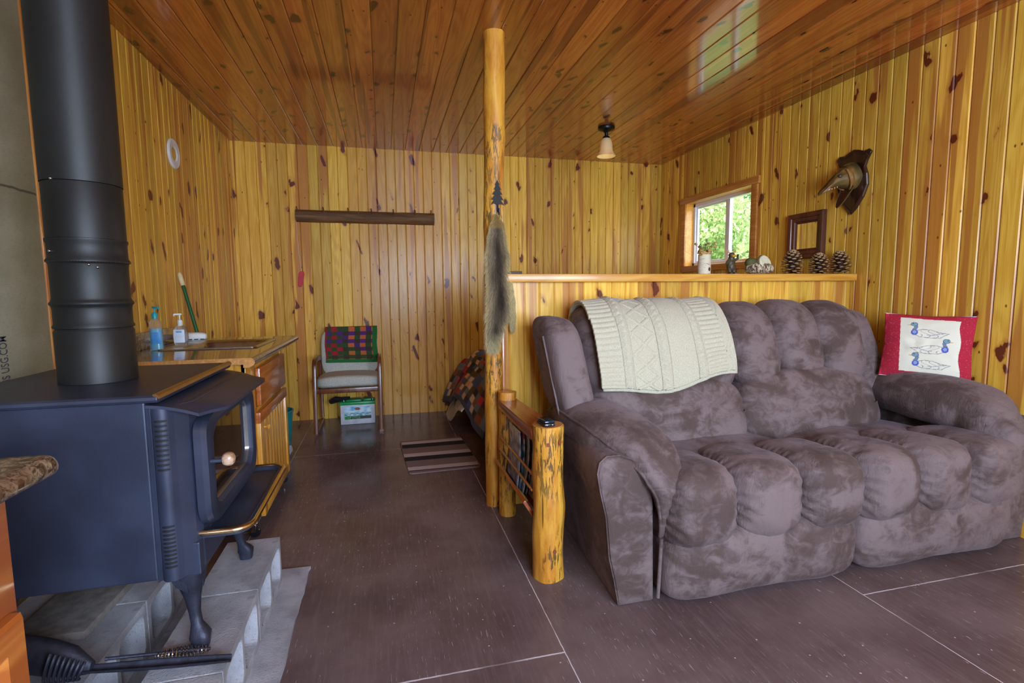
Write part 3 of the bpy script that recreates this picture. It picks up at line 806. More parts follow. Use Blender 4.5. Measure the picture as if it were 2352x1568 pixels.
# ash lip
def lipout(k):
    P = []
    for q in range(7): a = math.radians(-90+q*15); P.append((-.435+.045*cos(a)*k+(k-1)*0, 1.565+.045*sin(a)*k))
    for q in range(7): a = math.radians(0+q*15); P.append((-.435+.045*cos(a)*k, 2.01+.045*sin(a)*k))
    return P
outer = [(-.512, 1.520)]+lipout(1.)+[(-.512, 2.055)]
mb = MB(); R = []
inn = [(-.508, 1.530)]+lipout(.8)+[(-.508, 2.045)]
R = [[(x, y, .528) for x, y in outer], [(x, y, .548) for x, y in outer], [(x, y, .548) for x, y in inn], [(lerp(x, -.46, .12), lerp(y, 1.787, .04), .538) for x, y in inn]]
mb.rings(R); lp = mb.build('ash_lip', BM, st, smooth=False)
path = [(-.516, 1.514, .545)]+[(x+.004, y-(.004 if y < 1.7 else -.004), .545) for x, y in lipout(1.06)]+[(-.516, 2.061, .545)]
MB().tube(path, .0085, 10).build('lip_rail', M['brass'], lp)
MB().box((-.60, Y0+.04, .44), (-.505, Y1-.04, .53)).build('ash_drawer', BM, st, smooth=False, bevel=.003)
# cabriole legs
def leg(cx, cy_, sx, sy, top=.47):
    d = V((sx, sy, 0)).normalized(); p = V((-d.y, d.x, 0))
    mb = MB()
    secs = [(.205,.030,.020,.019,4),(.225,.030,.023,.021,4),(.238,.028,.026,.023,4),(.252,.024,.022,.019,3),(.268,.014,.015,.014,2.5),(.30,.006,.015,.015,2.4),(.34,.002,.020,.020,2.4),(.375,-.002,.028,.028,2.6),(.405,-.008,.038,.036,3),(.44,-.016,.046,.044,3.5),(.47,-.02,.050,.048,4)]
    mb.loft([(V((cx, cy_, z-.0))+d*off*1.0, (1,0,0), (0,1,0), a, b, pw) for z, off, a, b, pw in secs], 20)
    # bracket wings hugging the bottom edge
    for ax in ((sx, 0), (0, sy)):
        w = -V((ax[0], ax[1], 0)); q0 = V((cx, cy_, 0))
        e = V((sx if ax[0] == 0 else 0, sy if ax[1] == 0 else 0, 0))
        P = [(0, .47), (.085, .47), (.075, .452), (.05, .43), (.03, .39), (0, .37)]
        A = [q0+w*a+e*.030+V((0,0,z)) for a, z in P]; B = [q0+w*a+e*.012+V((0,0,z)) for a, z in P]
        mb.rings([A, B])
    return mb
for cx, cy_, sx, sy in ((-.555, 1.560, 1, -1), (-.555, 2.015, 1, 1), (-1.0, 1.54, -1, -1), (-1.0, 1.99, -1, 1)):
    leg(cx+.0, cy_+.02*(-sy)*0, sx, sy).build('leg', M['cast'], st)

# stove pipe
pc = (-.827, 1.757, 0); sp = thing('stove_pipe', 'wide black stove pipe rising from the wood stove through the ceiling', 'stove pipe', (pc[0], pc[1], .947))
def pip(prof, name, mat, par=sp): return MB().lathe(prof, pc, 64).build(name, mat, par, angle=50)
pip([(.001,.948),(.0945,.948),(.0945,1.095),(.0915,1.10),(.0905,1.104),(.001,1.104)], 'collar', M['pipe'])
pip([(.001,1.105),(.0955,1.105),(.0965,1.110),(.0925,1.116),(.0925,1.160),(.094,1.168),(.098,1.172),(.0985,1.177),(.094,1.182),(.0915,1.190),(.0915,1.285),(.0935,1.290),(.0975,1.292),(.0975,1.297),(.0925,1.304),(.0925,1.343),(.0955,1.350),(.0955,1.356),(.001,1.356)], 'adapter', M['pipe'])
pip([(.001,1.357),(.0925,1.357),(.0925,1.508),(.0915,1.51),(.001,1.51)], 'lower_pipe', M['pipe'])
pip([(.001,1.511),(.0940,1.511),(.0940,ZC+.01),(.001,ZC+.01)], 'upper_pipe', M['pipe'])
cr = MB()
for q in range(90):
    a = 2*pi*q/90; r = .0965; cr.tube([(pc[0]+cos(a)*r, pc[1]+sin(a)*r, 1.291), (pc[0]+cos(a)*(r-.003), pc[1]+sin(a)*(r-.003), 1.300)], .0015, 5)
cr.build('crimp', simple('rusty', (.09,.06,.045), .6, .3), sp)
for a, z in ((-1.9,1.512),(-1.15,1.283),(-.95,1.276),(-2.2,1.32)):
    MB().blob((pc[0]+cos(a)*.094, pc[1]+sin(a)*.094, z), (.004,.004,.004), 2, 4).build('screw', M['chrome'], sp)

# ------------------------------------------------------------------ fire tools in front
def ribbed_tool():
    mb = MB(); P0 = V((-.905, 1.42, .235)); 
    # fish-like cast body then half-round channel
    pts = [(V((-.955,1.485,.30)),.040),(V((-.92,1.478,.297)),.046),(V((-.88,1.470,.290)),.046),(V((-.84,1.463,.280)),.044),(V((-.80,1.458,.268)),.038),(V((-.775,1.453,.258)),.026),(V((-.755,1.450,.250)),.016)]
    secs = []
    for i, (p, r) in enumerate(pts):
        secs.append((p, (0.1,.3,1), (.2,1,-.3), r*.95, r*.6, 2.2))
    mb.loft(secs, 24)
    return mb
tl = thing('fire_scoop', 'dark cast iron fireplace scoop with a ribbed shell end in front of the stove', 'fire tool', (-.73, 1.44, .2))
ribbed_tool().build('body', M['cast'], tl)
mb = MB()
for k_ in range(8):
    t = k_/7; p = V((-.835+.068*t, 1.440+.004*t, .278-.02*t)); r = .040-.018*t
    mb.tube([p+V((0, -.012*cos(a)-.0, 0))*1.6+V((.008*sin(a*1.3), 0, 0))+V((0,-.010,r*sin(a))) for a in [x*.26 for x in range(-5, 6)]], .004, 6)
mb.build('shell_ribs', M['cast'], tl)
R = []
for i in range(13):
    t = i/12; c = V((-.77, 1.447, .247)).lerp(V((-.428, 1.425, .228)), t); w = .013+.004*sin(t*pi); ring = []
    for q in range(9): a = pi*q/8; ring.append(c+V((0, -cos(a)*w, -sin(a)*w*.9+.004)))
    for q in range(8, -1, -1): a = pi*q/8; ring.append(c+V((0, -cos(a)*(w-.003), -sin(a)*(w-.003)*.9+.004)))
    R.append(ring)
MB().rings(R).build('channel', M['cast'], tl)
pk = thing('fire_poker', 'thin black fire poker with a shiny coiled spring handle on the concrete blocks', 'poker', (-.62, 1.5, .2))
MB().tube([(-.74, 1.478, .248), (-.66, 1.488, .236), (-.60, 1.494, .228), (-.50, 1.502, .215)], .0045, 8).build('shaft', M['cast'], pk)
mb = MB(); pts = []; N = 15
for i in range(N*14+1):
    t = i/(N*14); a = i/14*2*pi; c = V((-.632, 1.490, .226)).lerp(V((-.505, 1.502, .214)), t); r = .0065+.0085*sin(t*pi)
    pts.append(c+V((0, cos(a)*r, sin(a)*r)))
MB().tube(pts, .0017, 6).build('coil_handle', M['chrome'], pk)

# ------------------------------------------------------------------ counters and cabinets
def laminate():
    s = NT('granite_laminate'); o = s.obj(); a = s.noise(o, 55, 6, .75, 1.); b = s.noise(o, 18, 3)
    c = s.mix(s.step(a, .38, .62), rgb(56,40,30), rgb(150,128,102)); c = s.mix(s.mul(s.step(b, .5, .65), .5), c, rgb(96,64,44))
    s.set(Base_Color=c, Roughness=.12, Coat_Weight=.3, Coat_Roughness=.05, Coat_IOR=1.5); return s.m
M['lam'] = laminate()
M['chip'] = simple('chipboard', rgb(196,138,76), .8, 0, .2, 90)
M['lam_edge'] = simple('laminate_end', rgb(120,104,92), .5, 0, .5, 90)
def counter_prof(x0, x1, z1):
    """bullnose front at x1"""
    P = [(x0, z1-.03), (x0, z1)]
    for q in range(9):
        a = math.radians(90-q*22.5); P.append((x1-.020+.020*cos(a), z1-.020+.020*sin(a)))
    P += [(x1-.024, z1-.045), (x1-.05, z1-.045), (x1-.05, z1-.030)]
    return P
def counter(name, x0, x1, ya, yb, z1, label, hole=None):
    t = thing(name, label, 'countertop', ((x0+x1)/2, (ya+yb)/2, z1-.045))
    P = counter_prof(x0, x1, z1)
    mb = MB()
    if hole:
        hx0_, hx1_, hy0, hy1 = hole
        mb.prism(P, 'Y', ya+.001, hy0); mb.prism(P, 'Y', hy1, yb)
        mb.box((x0, hy0, z1-.03), (hx0_, hy1, z1)); 
        P2 = [(max(x, hx1_), z) for x, z in P]; mb.prism(P2, 'Y', hy0, hy1)
    else: mb.prism(P, 'Y', ya+.001, yb)
    mb.build('surface', M['lam'], t, smooth=True, angle=30)
    return t, P
CN = 2.55
SX = (-1.135, -.70, 3.02, 3.50)
ct, P = counter('sink_countertop', XL+.004, -.583, CN, 3.80, .905, 'brown granite pattern countertop with a rounded edge holding the sink', SX)
MB().prism(P, 'Y', CN-.003, CN+.0005).build('chipboard_edge', M['chip'], ct, smooth=False)
MB().rbox((XL+.002, CN+.01, .905), (XL+.020, 3.56, .998), .004).build('backsplash', M['lam'], ct)
MB().box((-1.1, CN+.02, .845), (-.68, CN+.06, .872)).build('cleat', M['cab_pine'], ct, smooth=False)
# sink
sk = thing('sink', 'stainless steel drop in sink in the brown countertop', 'sink', (-.91, 3.25, .74))
a, b, c, d = SX; mb = MB()
def rr(x0, x1, y0, y1, r, z): 
    P = []
    for cx, cy_, a0 in ((x1-r, y1-r, 0), (x0+r, y1-r, 90), (x0+r, y0+r, 180), (x1-r, y0+r, 270)):
        for q in range(6): t = math.radians(a0+q*18); P.append((cx+r*cos(t), cy_+r*sin(t), z))
    return P
z = .906
mb.rings([rr(a-.02, b+.028, c-.02, d+.02, .03, z), rr(a-.018, b+.026, c-.018, d+.018, .03, z+.006), rr(a-.008, b+.018, c-.010, d+.010, .03, z+.007), rr(a+.004, b-.002, c+.004, d-.004, .03, z+.002), rr(a+.07, b-.006, c+.02, d-.02, .05, z-.002), rr(a+.08, b-.012, c+.03, d-.03, .05, z-.010), rr(a+.10, b-.03, c+.05, d-.05, .05, z-.15), rr(a+.2, b-.15, c+.15, d-.15, .04, z-.155)], cap=False)
mb.add(rr(a+.2, b-.15, c+.15, d-.15, .04, z-.155), [tuple(range(24))])
mb.build('basin', M['steel'], sk, angle=60)
# cabinet under the sink, on casters
cb = thing('sink_cabinet', 'yellow pine cabinet on casters with an orange drawer and grooved door', 'cabinet', (-.9, 3.05, 0))
CX0, CX1, CY0, CY1 = -1.19, -.640, 2.60, 3.46
mb = MB(); mb.rbox((CX0, CY0, .085), (CX1, CY0+.018, .873), .002); mb.rbox((CX0, CY1-.018, .085), (CX1, CY1, .86), .002); mb.box((CX0, CY0+.018, .085), (CX1-.004, CY1-.018, .105)); mb.box((CX0, CY0+.018, .1), (CX0+.01, CY1-.018, .86))
mb.build('carcass', M['cab_pine'], cb, smooth=False)
mb = MB(); F = CX1; 
mb.rbox((F-.018, CY0, .085), (F+.002, CY0+.18, .873), .002); mb.rbox((F-.018, CY1-.04, .085), (F+.002, CY1, .86), .002); mb.rbox((F-.018, CY0, .60), (F+.001, CY1, .625), .002); mb.rbox((F-.018, CY0, .82), (F+.001, CY1, .873), .002); mb.rbox((F-.018, CY0, .085), (F+.001, CY1, .12), .002)
mb.build('face_frame', M['cab_pine'], cb)
dw = MB().rbox((F+.002, CY0+.17, .632), (F+.026, CY1-.03, .826), .006).build('drawer', M['cab_red'], cb)
mb = MB()
DY0, DY1, DZ0, DZ1 = CY0+.135, CY1-.01, .070, .606; fw = .055
mb.rbox((F+.002, DY0, DZ0), (F+.024, DY0+fw, DZ1-fw+.001), .003); mb.rbox((F+.002, DY1-fw, DZ0), (F+.024, DY1, DZ1-fw+.001), .003)
mb.rbox((F+.002, DY0+fw-.001, DZ0), (F+.023, DY1-fw+.001, DZ0+fw), .003)
dd = mb.build('door', M['cab_pine'], cb)
MB().rbox((F+.002, DY0, DZ1-fw), (F+.025, DY1, DZ1), .003).build('top_rail', M['cab_red'], dd)
mb = MB(); n = 8; w = (DY1-DY0-2*fw)/n
for i in range(n): mb.rbox((F+.006, DY0+fw+i*w+.0015, DZ0+fw), (F+.016, DY0+fw+(i+1)*w-.0015, DZ1-fw), .004)
mb.build('grooved_panel', M['cab_pine'], dd)
MB().lathe([(.001,0),(.007,0),(.006,.010),(.013,.018),(.014,.024),(.008,.030),(.001,.031)], (0,0,0), 20, Matrix(((0,0,1,F+.023),(0,1,0,DY0+.075),(1,0,0,.515),(0,0,0,1)))).build('knob', wood('knob_pine', rgb(230,176,84), rgb(206,146,56), 'X', sc=2.), dd)
for i, (x, y) in enumerate(((-.66, 2.66), (-.66, 3.40), (-1.14, 2.66), (-1.14, 3.40))):
    wv = MB().lathe([(.006,-.011),(.022,-.011),(.026,-.005),(.026,.005),(.022,.011),(.006,.011)], (0,0,0), 24, T((x+.008, y, .0265), rx=pi/2) ).build('caster', M['plastic_black'], cb)
    mb = MB(); mb.box((x-.02, y-.02, .078), (x+.02, y+.02, .085)); mb.rbox((x-.012, y-.017, .03), (x+.016, y-.013, .08), .001); mb.rbox((x-.012, y+.013, .03), (x+.016, y+.017, .08), .001); mb.blob((x+.002, y, .066), (.022,.019,.015), 2.4, 6)
    mb.build('caster_fork', M['chrome'], wv)
# the nearer cabinet at the left edge of the view
cn, P = counter('near_countertop', -1.24, -.578, -.35, 1.065, .915, 'mottled grey brown countertop corner at the lower left edge of the view')
MB().prism(P, 'Y', 1.063, 1.068).build('end_cap', M['lam_edge'], cn, smooth=False)
nb = thing('near_cabinet', 'orange pine cabinet at the lower left edge beside the stove', 'cabinet', (-.93, .35, 0))
F = -.632
mb = MB(); mb.rbox((-1.22, -.3, .08), (F, 1.02, .868), .003); mb.box((-1.2, -.28, 0), (F-.06, 1.0, .08)); mb.build('carcass', M['cab_red_z'], nb)
def near_door(y0, y1):
    mb = MB(); z0, z1 = .10, .665; fw = .06
    def fr_(o, x): return [(x, y0+o, z0+o), (x, y1-o, z0+o), (x, y1-o, z1-o), (x, y0+o, z1-o)]
    mb.rings([fr_(0, F+.001), fr_(0, F+.016), fr_(.006, F+.022), fr_(fw-.012, F+.022), fr_(fw, F+.012), fr_(fw+.03, F+.012), fr_(fw+.05, F+.020)], cap=False)
    mb.add(fr_(fw+.05, F+.020), [(0,1,2,3)])
    return mb
near_door(.50, 1.0).build('door', M['cab_red_z'], nb, smooth=False, bevel=.002)
near_door(-.02, .48).build('door', M['cab_red_z'], nb, smooth=False, bevel=.002)

# counter items
def bottle(name, label, x, y, z, prof, col, cap, sc=(1,1), **k):
    t = thing(name, label, 'bottle', (x, y, z))
    s = NT(name+'_body'); s.set(Base_Color=(1,1,1,1), Roughness=.08, Transmission_Weight=.9, IOR=1.2, Alpha=.55)
    MB().lathe([(r*1.0, h) for r, h in prof], (0,0,0), 28, T((x, y, z)) @ Matrix.Diagonal((sc[0], sc[1], 1, 1)), cap=True).build('body', s.m, t)
    return t
zc = .906
t = bottle('soap_bottle', 'clear bottle of blue dish soap with a teal pump top by the sink', -1.165, 3.05, zc, [(.001,0),(.027,0),(.029,.006),(.027,.08),(.028,.13),(.025,.15),(.012,.168),(.010,.172),(.001,.172)], None, None, (1.1,.75))
MB().lathe([(.001,.003),(.025,.003),(.026,.01),(.0245,.08),(.025,.115),(.001,.115)], (0,0,0), 24, T((-1.165,3.05,zc)) @ Matrix.Diagonal((1.08,.72,1,1))).build('liquid', simple('blue_soap', (.12,.45,.66), .15), t)
teal = simple('teal_plastic', (.01,.33,.42), .35)
def pump(t, x, y, z, mat, h=.05, rot=0.):
    mb = MB(); mb.lathe([(.001,-.008),(.013,-.008),(.0135,.018),(.010,.024),(.004,.026),(.004,h),(.001,h)], (x, y, z), 20)
    mb.rbox((-.010,-.007,h-.004), (.030,.007,h+.006), .003, T((x, y, z), rz=rot)); mb.rbox((.024,-.004,h-.010), (.031,.004,h+.002), .002, T((x, y, z), rz=rot))
    mb.build('pump', mat, t)
pump(t, -1.165, 3.05, zc+.172, teal, .052, -.5)
MB().rbox((-.020,-.0225,.035), (.020,-.020,.095), .002, T((-1.160,3.05,zc), rz=.15)).build('label_sticker', simple('blue_label', rgb(70,150,220), .4), t)
t = bottle('hand_soap', 'squat clear hand soap bottle with a white pump and white label', -1.115, 3.24, zc, [(.001,0),(.030,0),(.033,.008),(.039,.05),(.037,.085),(.028,.108),(.015,.118),(.014,.124),(.001,.124)], None, None, (1.,.6))
pump(t, -1.115, 3.24, zc+.124, M['white'], .055, -2.6)
MB().rbox((-.027,-.026,.022), (.027,-.0235,.095), .001, T((-1.115,3.24,zc))).build('label_sticker', simple('white_label', rgb(214,226,240), .5), t)
MB().rbox((-.014,-.0275,.078), (.014,-.0262,.088), .001, T((-1.115,3.24,zc))).build('label_band', simple('label_blue', rgb(110,170,230), .5), t)
bs = thing('scrub_brush', 'white scrub brush head with a dark green handle leaning on the left wall', 'scrub brush', (-1.17, 3.66, zc))
mb = MB(); mb.blob((-1.165, 3.57, zc+.027), (.080,.032,.027), 3.5, 8); mb.build('brush_head', M['white'], bs)
MB().tube([(-1.142, 3.60, zc+.03), (-1.225, 3.655, zc+.345)], .011, 14).build('handle', simple('green_handle', (.006,.09,.025), .3), bs)
MB().tube([(-1.225, 3.655, zc+.345), (-1.243, 3.666, zc+.41), (-1.247, 3.669, zc+.425)], .011, 14, rad=[.0135,.0135,.008]).build('handle_grip', simple('cream_grip', rgb(222,206,160), .5), bs)
mb = MB()
for q in range(3): mb.rbox((-1.18+q*.034, 3.534, zc+.010), (-1.157+q*.034, 3.541, zc+.015), .001)
mb.build('vent_marks', M['plastic_black'], bs)

# waste bin behind the cabinet
wb = thing('waste_bin', 'teal plastic waste bin behind the pine cabinet', 'waste bin', (-.775, 4.0, 0))
MB().lathe([(.09,.004),(.095,.002),(.125,.33),(.132,.335),(.132,.345),(.122,.345),(.120,.33),(.090,.01),(.001,.01)], (-.80, 3.98, 0), 36, cap=False).build('bin', simple('teal_bin', (.01,.19,.20), .35), wb)
MB().blob((-.745, 3.97, .05), (.055,.05,.05), 2.4, 10, fn=lambda w: w+noise.noise_vector(w*30)*.006).build('bag', simple('clear_bag', (.35,.36,.38), .3), wb)

# ------------------------------------------------------------------ chair by the back wall
ch = thing('guest_chair', 'wooden armchair with pale upholstered seat and back against the back wall', 'armchair', (-.32, 4.75, 0))
cw_ = M['chairwood'] = wood('chair_wood', rgb(124,70,38), rgb(92,46,26), 'Z', rough=.35, coat=.3)
def bar(P, w, h, name, par):
    """rounded rectangular bar following path in a YZ plane"""
    mb = MB(); P = [V(p) for p in P]; R = []
    for i, p in enumerate(P):
        d = (P[min(i+1, len(P)-1)]-P[max(i-1, 0)]).normalized(); A = V((1,0,0)); B = d.cross(A).normalized(); ring = []
        for q in range(16):
            t = 2*pi*q/16; ct, s_ = cos(t), sin(t); L = (abs(ct)**5+abs(s_)**5)**.2
            ring.append(p+A*(w/2*ct/L)+B*(h/2*s_/L))
        R.append(ring)
    return mb.rings(R).build(name, cw_, par)
for x in (-.585, -.052):
    P = [(x, 4.99, .24)]
    arc = [(x, 5.0, .02), (x, 4.49, .016)]
    def rc(a, b, c_, n=6): a, b, c_ = V(a), V(b), V(c_); return [tuple(a*(1-t)**2+b*2*t*(1-t)+c_*t*t) for t in [q/n for q in range(n+1)]]
    front = [(x, 4.475, .02), (x, 4.50, .3), (x, 4.53, .54)]+rc((x, 4.535, .57), (x, 4.545, .615), (x, 4.59, .622))+[(x, 4.7, .625), (x, 4.86, .615)]+rc((x, 4.87, .612), (x, 4.93, .61), (x, 4.935, .55))+[(x, 4.95, .3), (x, 4.96, .05)]
    bar(front, .034, .040, 'side_frame', ch)
    bar([(x, 4.465, .018), (x, 4.98, .018)], .036, .034, 'runner', ch)
MB().rbox((-.602, 4.52, .345), (-.036, 4.545, .388), .006).build('front_rail', cw_, ch)
MB().rbox((-.602, 4.90, .33), (-.036, 4.925, .37), .006).build('rear_rail', cw_, ch)
fab = NT('chair_fabric'); fab.set(Base_Color=fab.mix(fab.step(fab.noise(fab.obj(), 220, 2), .35, .65), rgb(168,166,152), rgb(196,196,186)), Roughness=.9); fab.bump(fab.noise(fab.obj(), 400, 2), .001)
MB().blob((-.318, 4.72, .425), (.263, .235, .055), 4.5, 14, fn=lambda w: w+V((0, 0, .012*exp(-((w.y-4.5)/.08)**2)+.01*cos((w.x+.318)*6)))).build('seat', fab.m, ch)
MB().blob((-.318, 4.925, .655), (.250, .045, .215), 5, 14, fn=lambda w: w+V((0, .10*(w.z-.655)+.02, 0))).build('backrest', fab.m, ch)
# small quilt folded over the chair back
def qcol(u, v):
    if u > .90 or v < .10: return rgb(30,96,38)[:3]
    if v > .95 or u < .03: return rgb(140,20,30)[:3]
    i = u*9; j_ = v*9; a, b = int(i)%2, int(j_)%2
    n = noise.noise((u*60, v*60, 0))*.25+1
    if u < .33 and v > .2: c = (150,26,34) if (a+b)%2 else (52,66,34)
    elif a and b: c = (60,44,30)
    elif a or b: c = (70,34,96) if (int(i)+int(j_))%3 == 0 and v > .3 else (36,70,34)
    else: c = (182,92,40)
    if b and v > .45 and not a: c = (76,34,110)
    c = rgb(*c)[:3]; return tuple(x*n for x in c)
def cq(u, v, off=0):
    x = lerp(-.525, -.070, u); z = lerp(.565, .880, v)
    bk = 4.925+.02+.10*(z-.655)-.045-.014
    dy = .006*noise.noise((u*4, v*3, 2))
    if v > .93: dy += (v-.93)/.07*.05; z = .880-.0*u
    return V((x+(.004*sin(v*9)), bk+dy-off, z-.012*u*(1-v)))
mb = MB(); mb.c = []
mb.grid(cq, 110, 90, qcol)
def cqb(u, v): 
    x = lerp(-.525, -.070, u); z = lerp(.878, .64, v); return V((x, 4.925+.02+.10*(z-.655)+.052-.02*(v < .05), z))
mb.grid(cqb, 20, 12, lambda u, v: rgb(30,96,38)[:3])
mb.build('lap_quilt', col_mat('quilt_cotton', .9, .0015, 90), smooth=True, solid=.012, label='small red green and orange patchwork quilt folded over the chair back', category='quilt')

# battery under the chair
bt = thing('marine_battery', 'pale grey deep cycle battery with a green lid on the floor under the chair', 'battery', (-.26, 4.86, 0))
bx0, bx1, by0, by1 = -.413, -.108, 4.785, 4.955
MB().rbox((bx0, by0, 0), (bx1, by1, .182), .008, None, 3).build('case', simple('battery_case', rgb(196,198,206), .4), bt)
MB().rbox((bx0-.004, by0-.004, .180), (bx1+.004, by1+.004, .208), .006).build('lid', simple('green_lid', rgb(24,150,80), .35), bt)
mb = MB()
mb.rbox((bx0+.05, by0+.03, .206), (bx1-.12, by1-.03, .222), .004); mb.rbox((bx1-.10, by0+.03, .206), (bx1-.03, by1-.03, .226), .004)
mb.build('vent_caps', simple('green_cap', rgb(20,130,70), .35), bt)
for tx in (bx0+.03, bx1-.02): MB().tube([(tx, by0+.05, .205), (tx, by0+.05, .222)], .009, 12).build('terminal', M['chrome'], bt)
def lab(u, v):
    if v < .24: return rgb(20,26,30)[:3] if (u > .02) else rgb(30,160,80)[:3]
    sky = V(rgb(90,180,224)[:3]).lerp(V(rgb(220,236,244)[:3]), clamp(.5+noise.noise((u*5, v*4, 0))*1.3))
    if v < .52: sky = V(rgb(50,140,150)[:3]).lerp(V(rgb(235,245,248)[:3]), clamp(.3+noise.noise((u*9, v*20, 4))*1.6))
    if ((u-.49)/.11)**2+((v-.82)/.12)**2 < 1: return rgb(150,84,70)[:3]
    return tuple(sky)
mb = MB(); mb.c = []; mb.grid(lambda u, v: V((lerp(bx0+.035, bx1-.035, u), by0-.0012, lerp(.05, .165, v))), 60, 40, lab)
lb_ = mb.build('label_sticker', col_mat('battery_label', .4), bt, smooth=False)
text_mb('DEEP CYCLE', .026, Matrix(((1,0,0,bx0+.040),(0,0,-1,by0-.0018),(0,1,0,.055),(0,0,0,1))), .0003, 'LEFT', .92).build('label_lettering', simple('green_ink', rgb(70,200,96), .5), lb_, smooth=False)

MB().tube([(-.50, 4.90, .20), (-.45, 4.86, .225), (-.40, 4.83, .232), (-.33, 4.86, .236)], .02, 8, rad=[.025,.03,.02,.012]).build('battery_cable', M['plastic_black'], bt)
# ------------------------------------------------------------------ rug
def rug():
    s = NT('rug_stripes'); X = s.sep(s.n('TexCoord', out=0)); v = X[1]
    r = s.t.nodes.new('ShaderNodeValToRGB'); r.color_ramp.interpolation = 'CONSTANT'; s.t.links.new(v, r.inputs[0])
    tan, lt, dk = rgb(134,112,106), rgb(204,188,186), rgb(36,28,32)
    st_ = [(0, tan), (.045, dk), (.065, lt), (.155, tan), (.325, dk), (.445, lt), (.545, tan), (.725, dk), (.855, lt), (.945, tan)]
    e = r.color_ramp.elements
    while len(e) < len(st_): e.new(.5)
    for q, (p, c) in zip(e, st_): q.position = p; q.color = c
    X2 = X[0]; edge = s.m_('GREATER_THAN', s.m_('ABSOLUTE', s.sub(X2, .5)), .475)
    c = s.mix(edge, r.outputs[0], tan)
    s.set(Base_Color=c, Roughness=.95); s.bump(s.noise(s.obj(), 500, 2), .002); return s.m
RP = [(.128, 3.335), (.615, 3.352), (.578, 4.105), (.088, 4.082)]
mb = MB()
def rp(u, v, z):
    a = V(RP[0]).lerp(V(RP[1]), u); b = V(RP[3]).lerp(V(RP[2]), u); p = a.lerp(b, v); return (p.x, p.y, z)
r_ = .04; out = []
for cx, cy_, a0 in ((1-r_*1.5, 1-r_, 0), (r_*1.5, 1-r_, 90), (r_*1.5, r_, 180), (1-r_*1.5, r_, 270)):
    for q in range(6): t = math.radians(a0+q*18); out.append((cx+r_*1.5*cos(t), cy_+r_*sin(t)))
mb.rings([[rp(u, v, .0005) for u, v in out], [rp(u, v, .009) for u, v in out]])
mb.build('door_mat', rug(), smooth=False, label='small striped brown and tan door mat on the floor beyond the log post', category='mat')

# ------------------------------------------------------------------ bed behind the half wall
bd = thing('bed', 'low bed standing behind the half wall', 'bed', (1.7, 4.2, 0))
MB().rbox((.84, 3.30, .30), (2.8, 4.93, .58), .05, None, 3).build('mattress', simple('sheet_white', rgb(206,204,204), .9), bd)
MB().rbox((.86, 3.33, .12), (2.78, 4.9, .30), .02).build('box_base', simple('bed_base', (.05,.04,.035), .8), bd)
for x, y in ((.92, 3.4), (.92, 4.8), (2.7, 3.4), (2.7, 4.8)): MB().rbox((x-.03, y-.03, 0), (x+.03, y+.03, .13), .004).build('leg', cw_, bd)
pal = [(74,44,90),(176,40,54),(226,210,190),(74,104,176),(150,90,70),(50,48,74),(226,180,140),(116,134,166),(206,70,90),(96,84,70)]
def bq(u, v):
    # u: 0 at hem on the left, up over the edge, across the top ; v along Y
    y = lerp(3.28, 4.93, v); hem = [(3.28,.22),(3.6,.27),(4.0,.32),(4.3,.30),(4.6,.19),(4.94,.13)]
    hem = next(lerp(a[1], b[1], sm(a[0], b[0], y)) for a, b in zip(hem, hem[1:]) if y <= b[0])
    fl = lerp(.60, .545, v)
    L1 = .26
    if u < L1:
        t = u/L1; x = lerp(fl, .76, t**1.3); z = lerp(hem, .56, t)
    elif u < .42:
        t = (u-L1)/(.42-L1); x = .76+.10*sin(t*pi/2)*1.0; z = .56+.085*(1-cos(t*pi/2)) if 0 else .56+.09*sin(t*pi/2)
        x = .76+.12*(1-cos(t*pi/2))
    else:
        t = (u-.42)/.58; x = lerp(.88, 2.75, t); z = .65+.012*noise.noise((x*4, y*4, 0))
    w = noise.noise((u*3, y*5, 0))*.022*(1-sm(.3, .5, u))
    far = sm(.86, 1., v)
    return V((x-w, y, z*(1-.0*far)-far*.22*sm(.2, .5, u)*1.))
def bqc(u, v):
    i, j_ = int(u*26), int(v*15); k_ = (i*7+j_*13+(i*j_)%5)%10
    if (i+j_) % 2 == 0: k_ = (k_+3)%10
    c = V(rgb(*pal[k_])[:3])
    if u < .04: c = V(rgb(70,84,112)[:3])
    return tuple(c*(1+.35*noise.noise((u*150, v*120, 1))))
mb = MB(); mb.c = []; mb.grid(bq, 150, 60, bqc)
mb.build('patchwork_quilt', col_mat('bed_quilt_cotton', .9, .002, 60), solid=.014, label='multicoloured patchwork quilt draped over the end of the bed', category='quilt')
def shf(u, v):
    y = lerp(3.85, 4.92, v); t = u
    x = lerp(.553, .640, t)+.006*noise.noise((y*9, t*2, 0)); z = lerp(.004+.27*sm(.8, .0, v), lerp(.36, .17, sm(.5, 1., v)), t); return V((x, y, z))
MB().grid(shf, 20, 30).build('bed_sheet', simple('white_sheet', rgb(214,214,220), .9), solid=.004, label='white bed sheet corner hanging to the floor below the quilt', category='sheet')

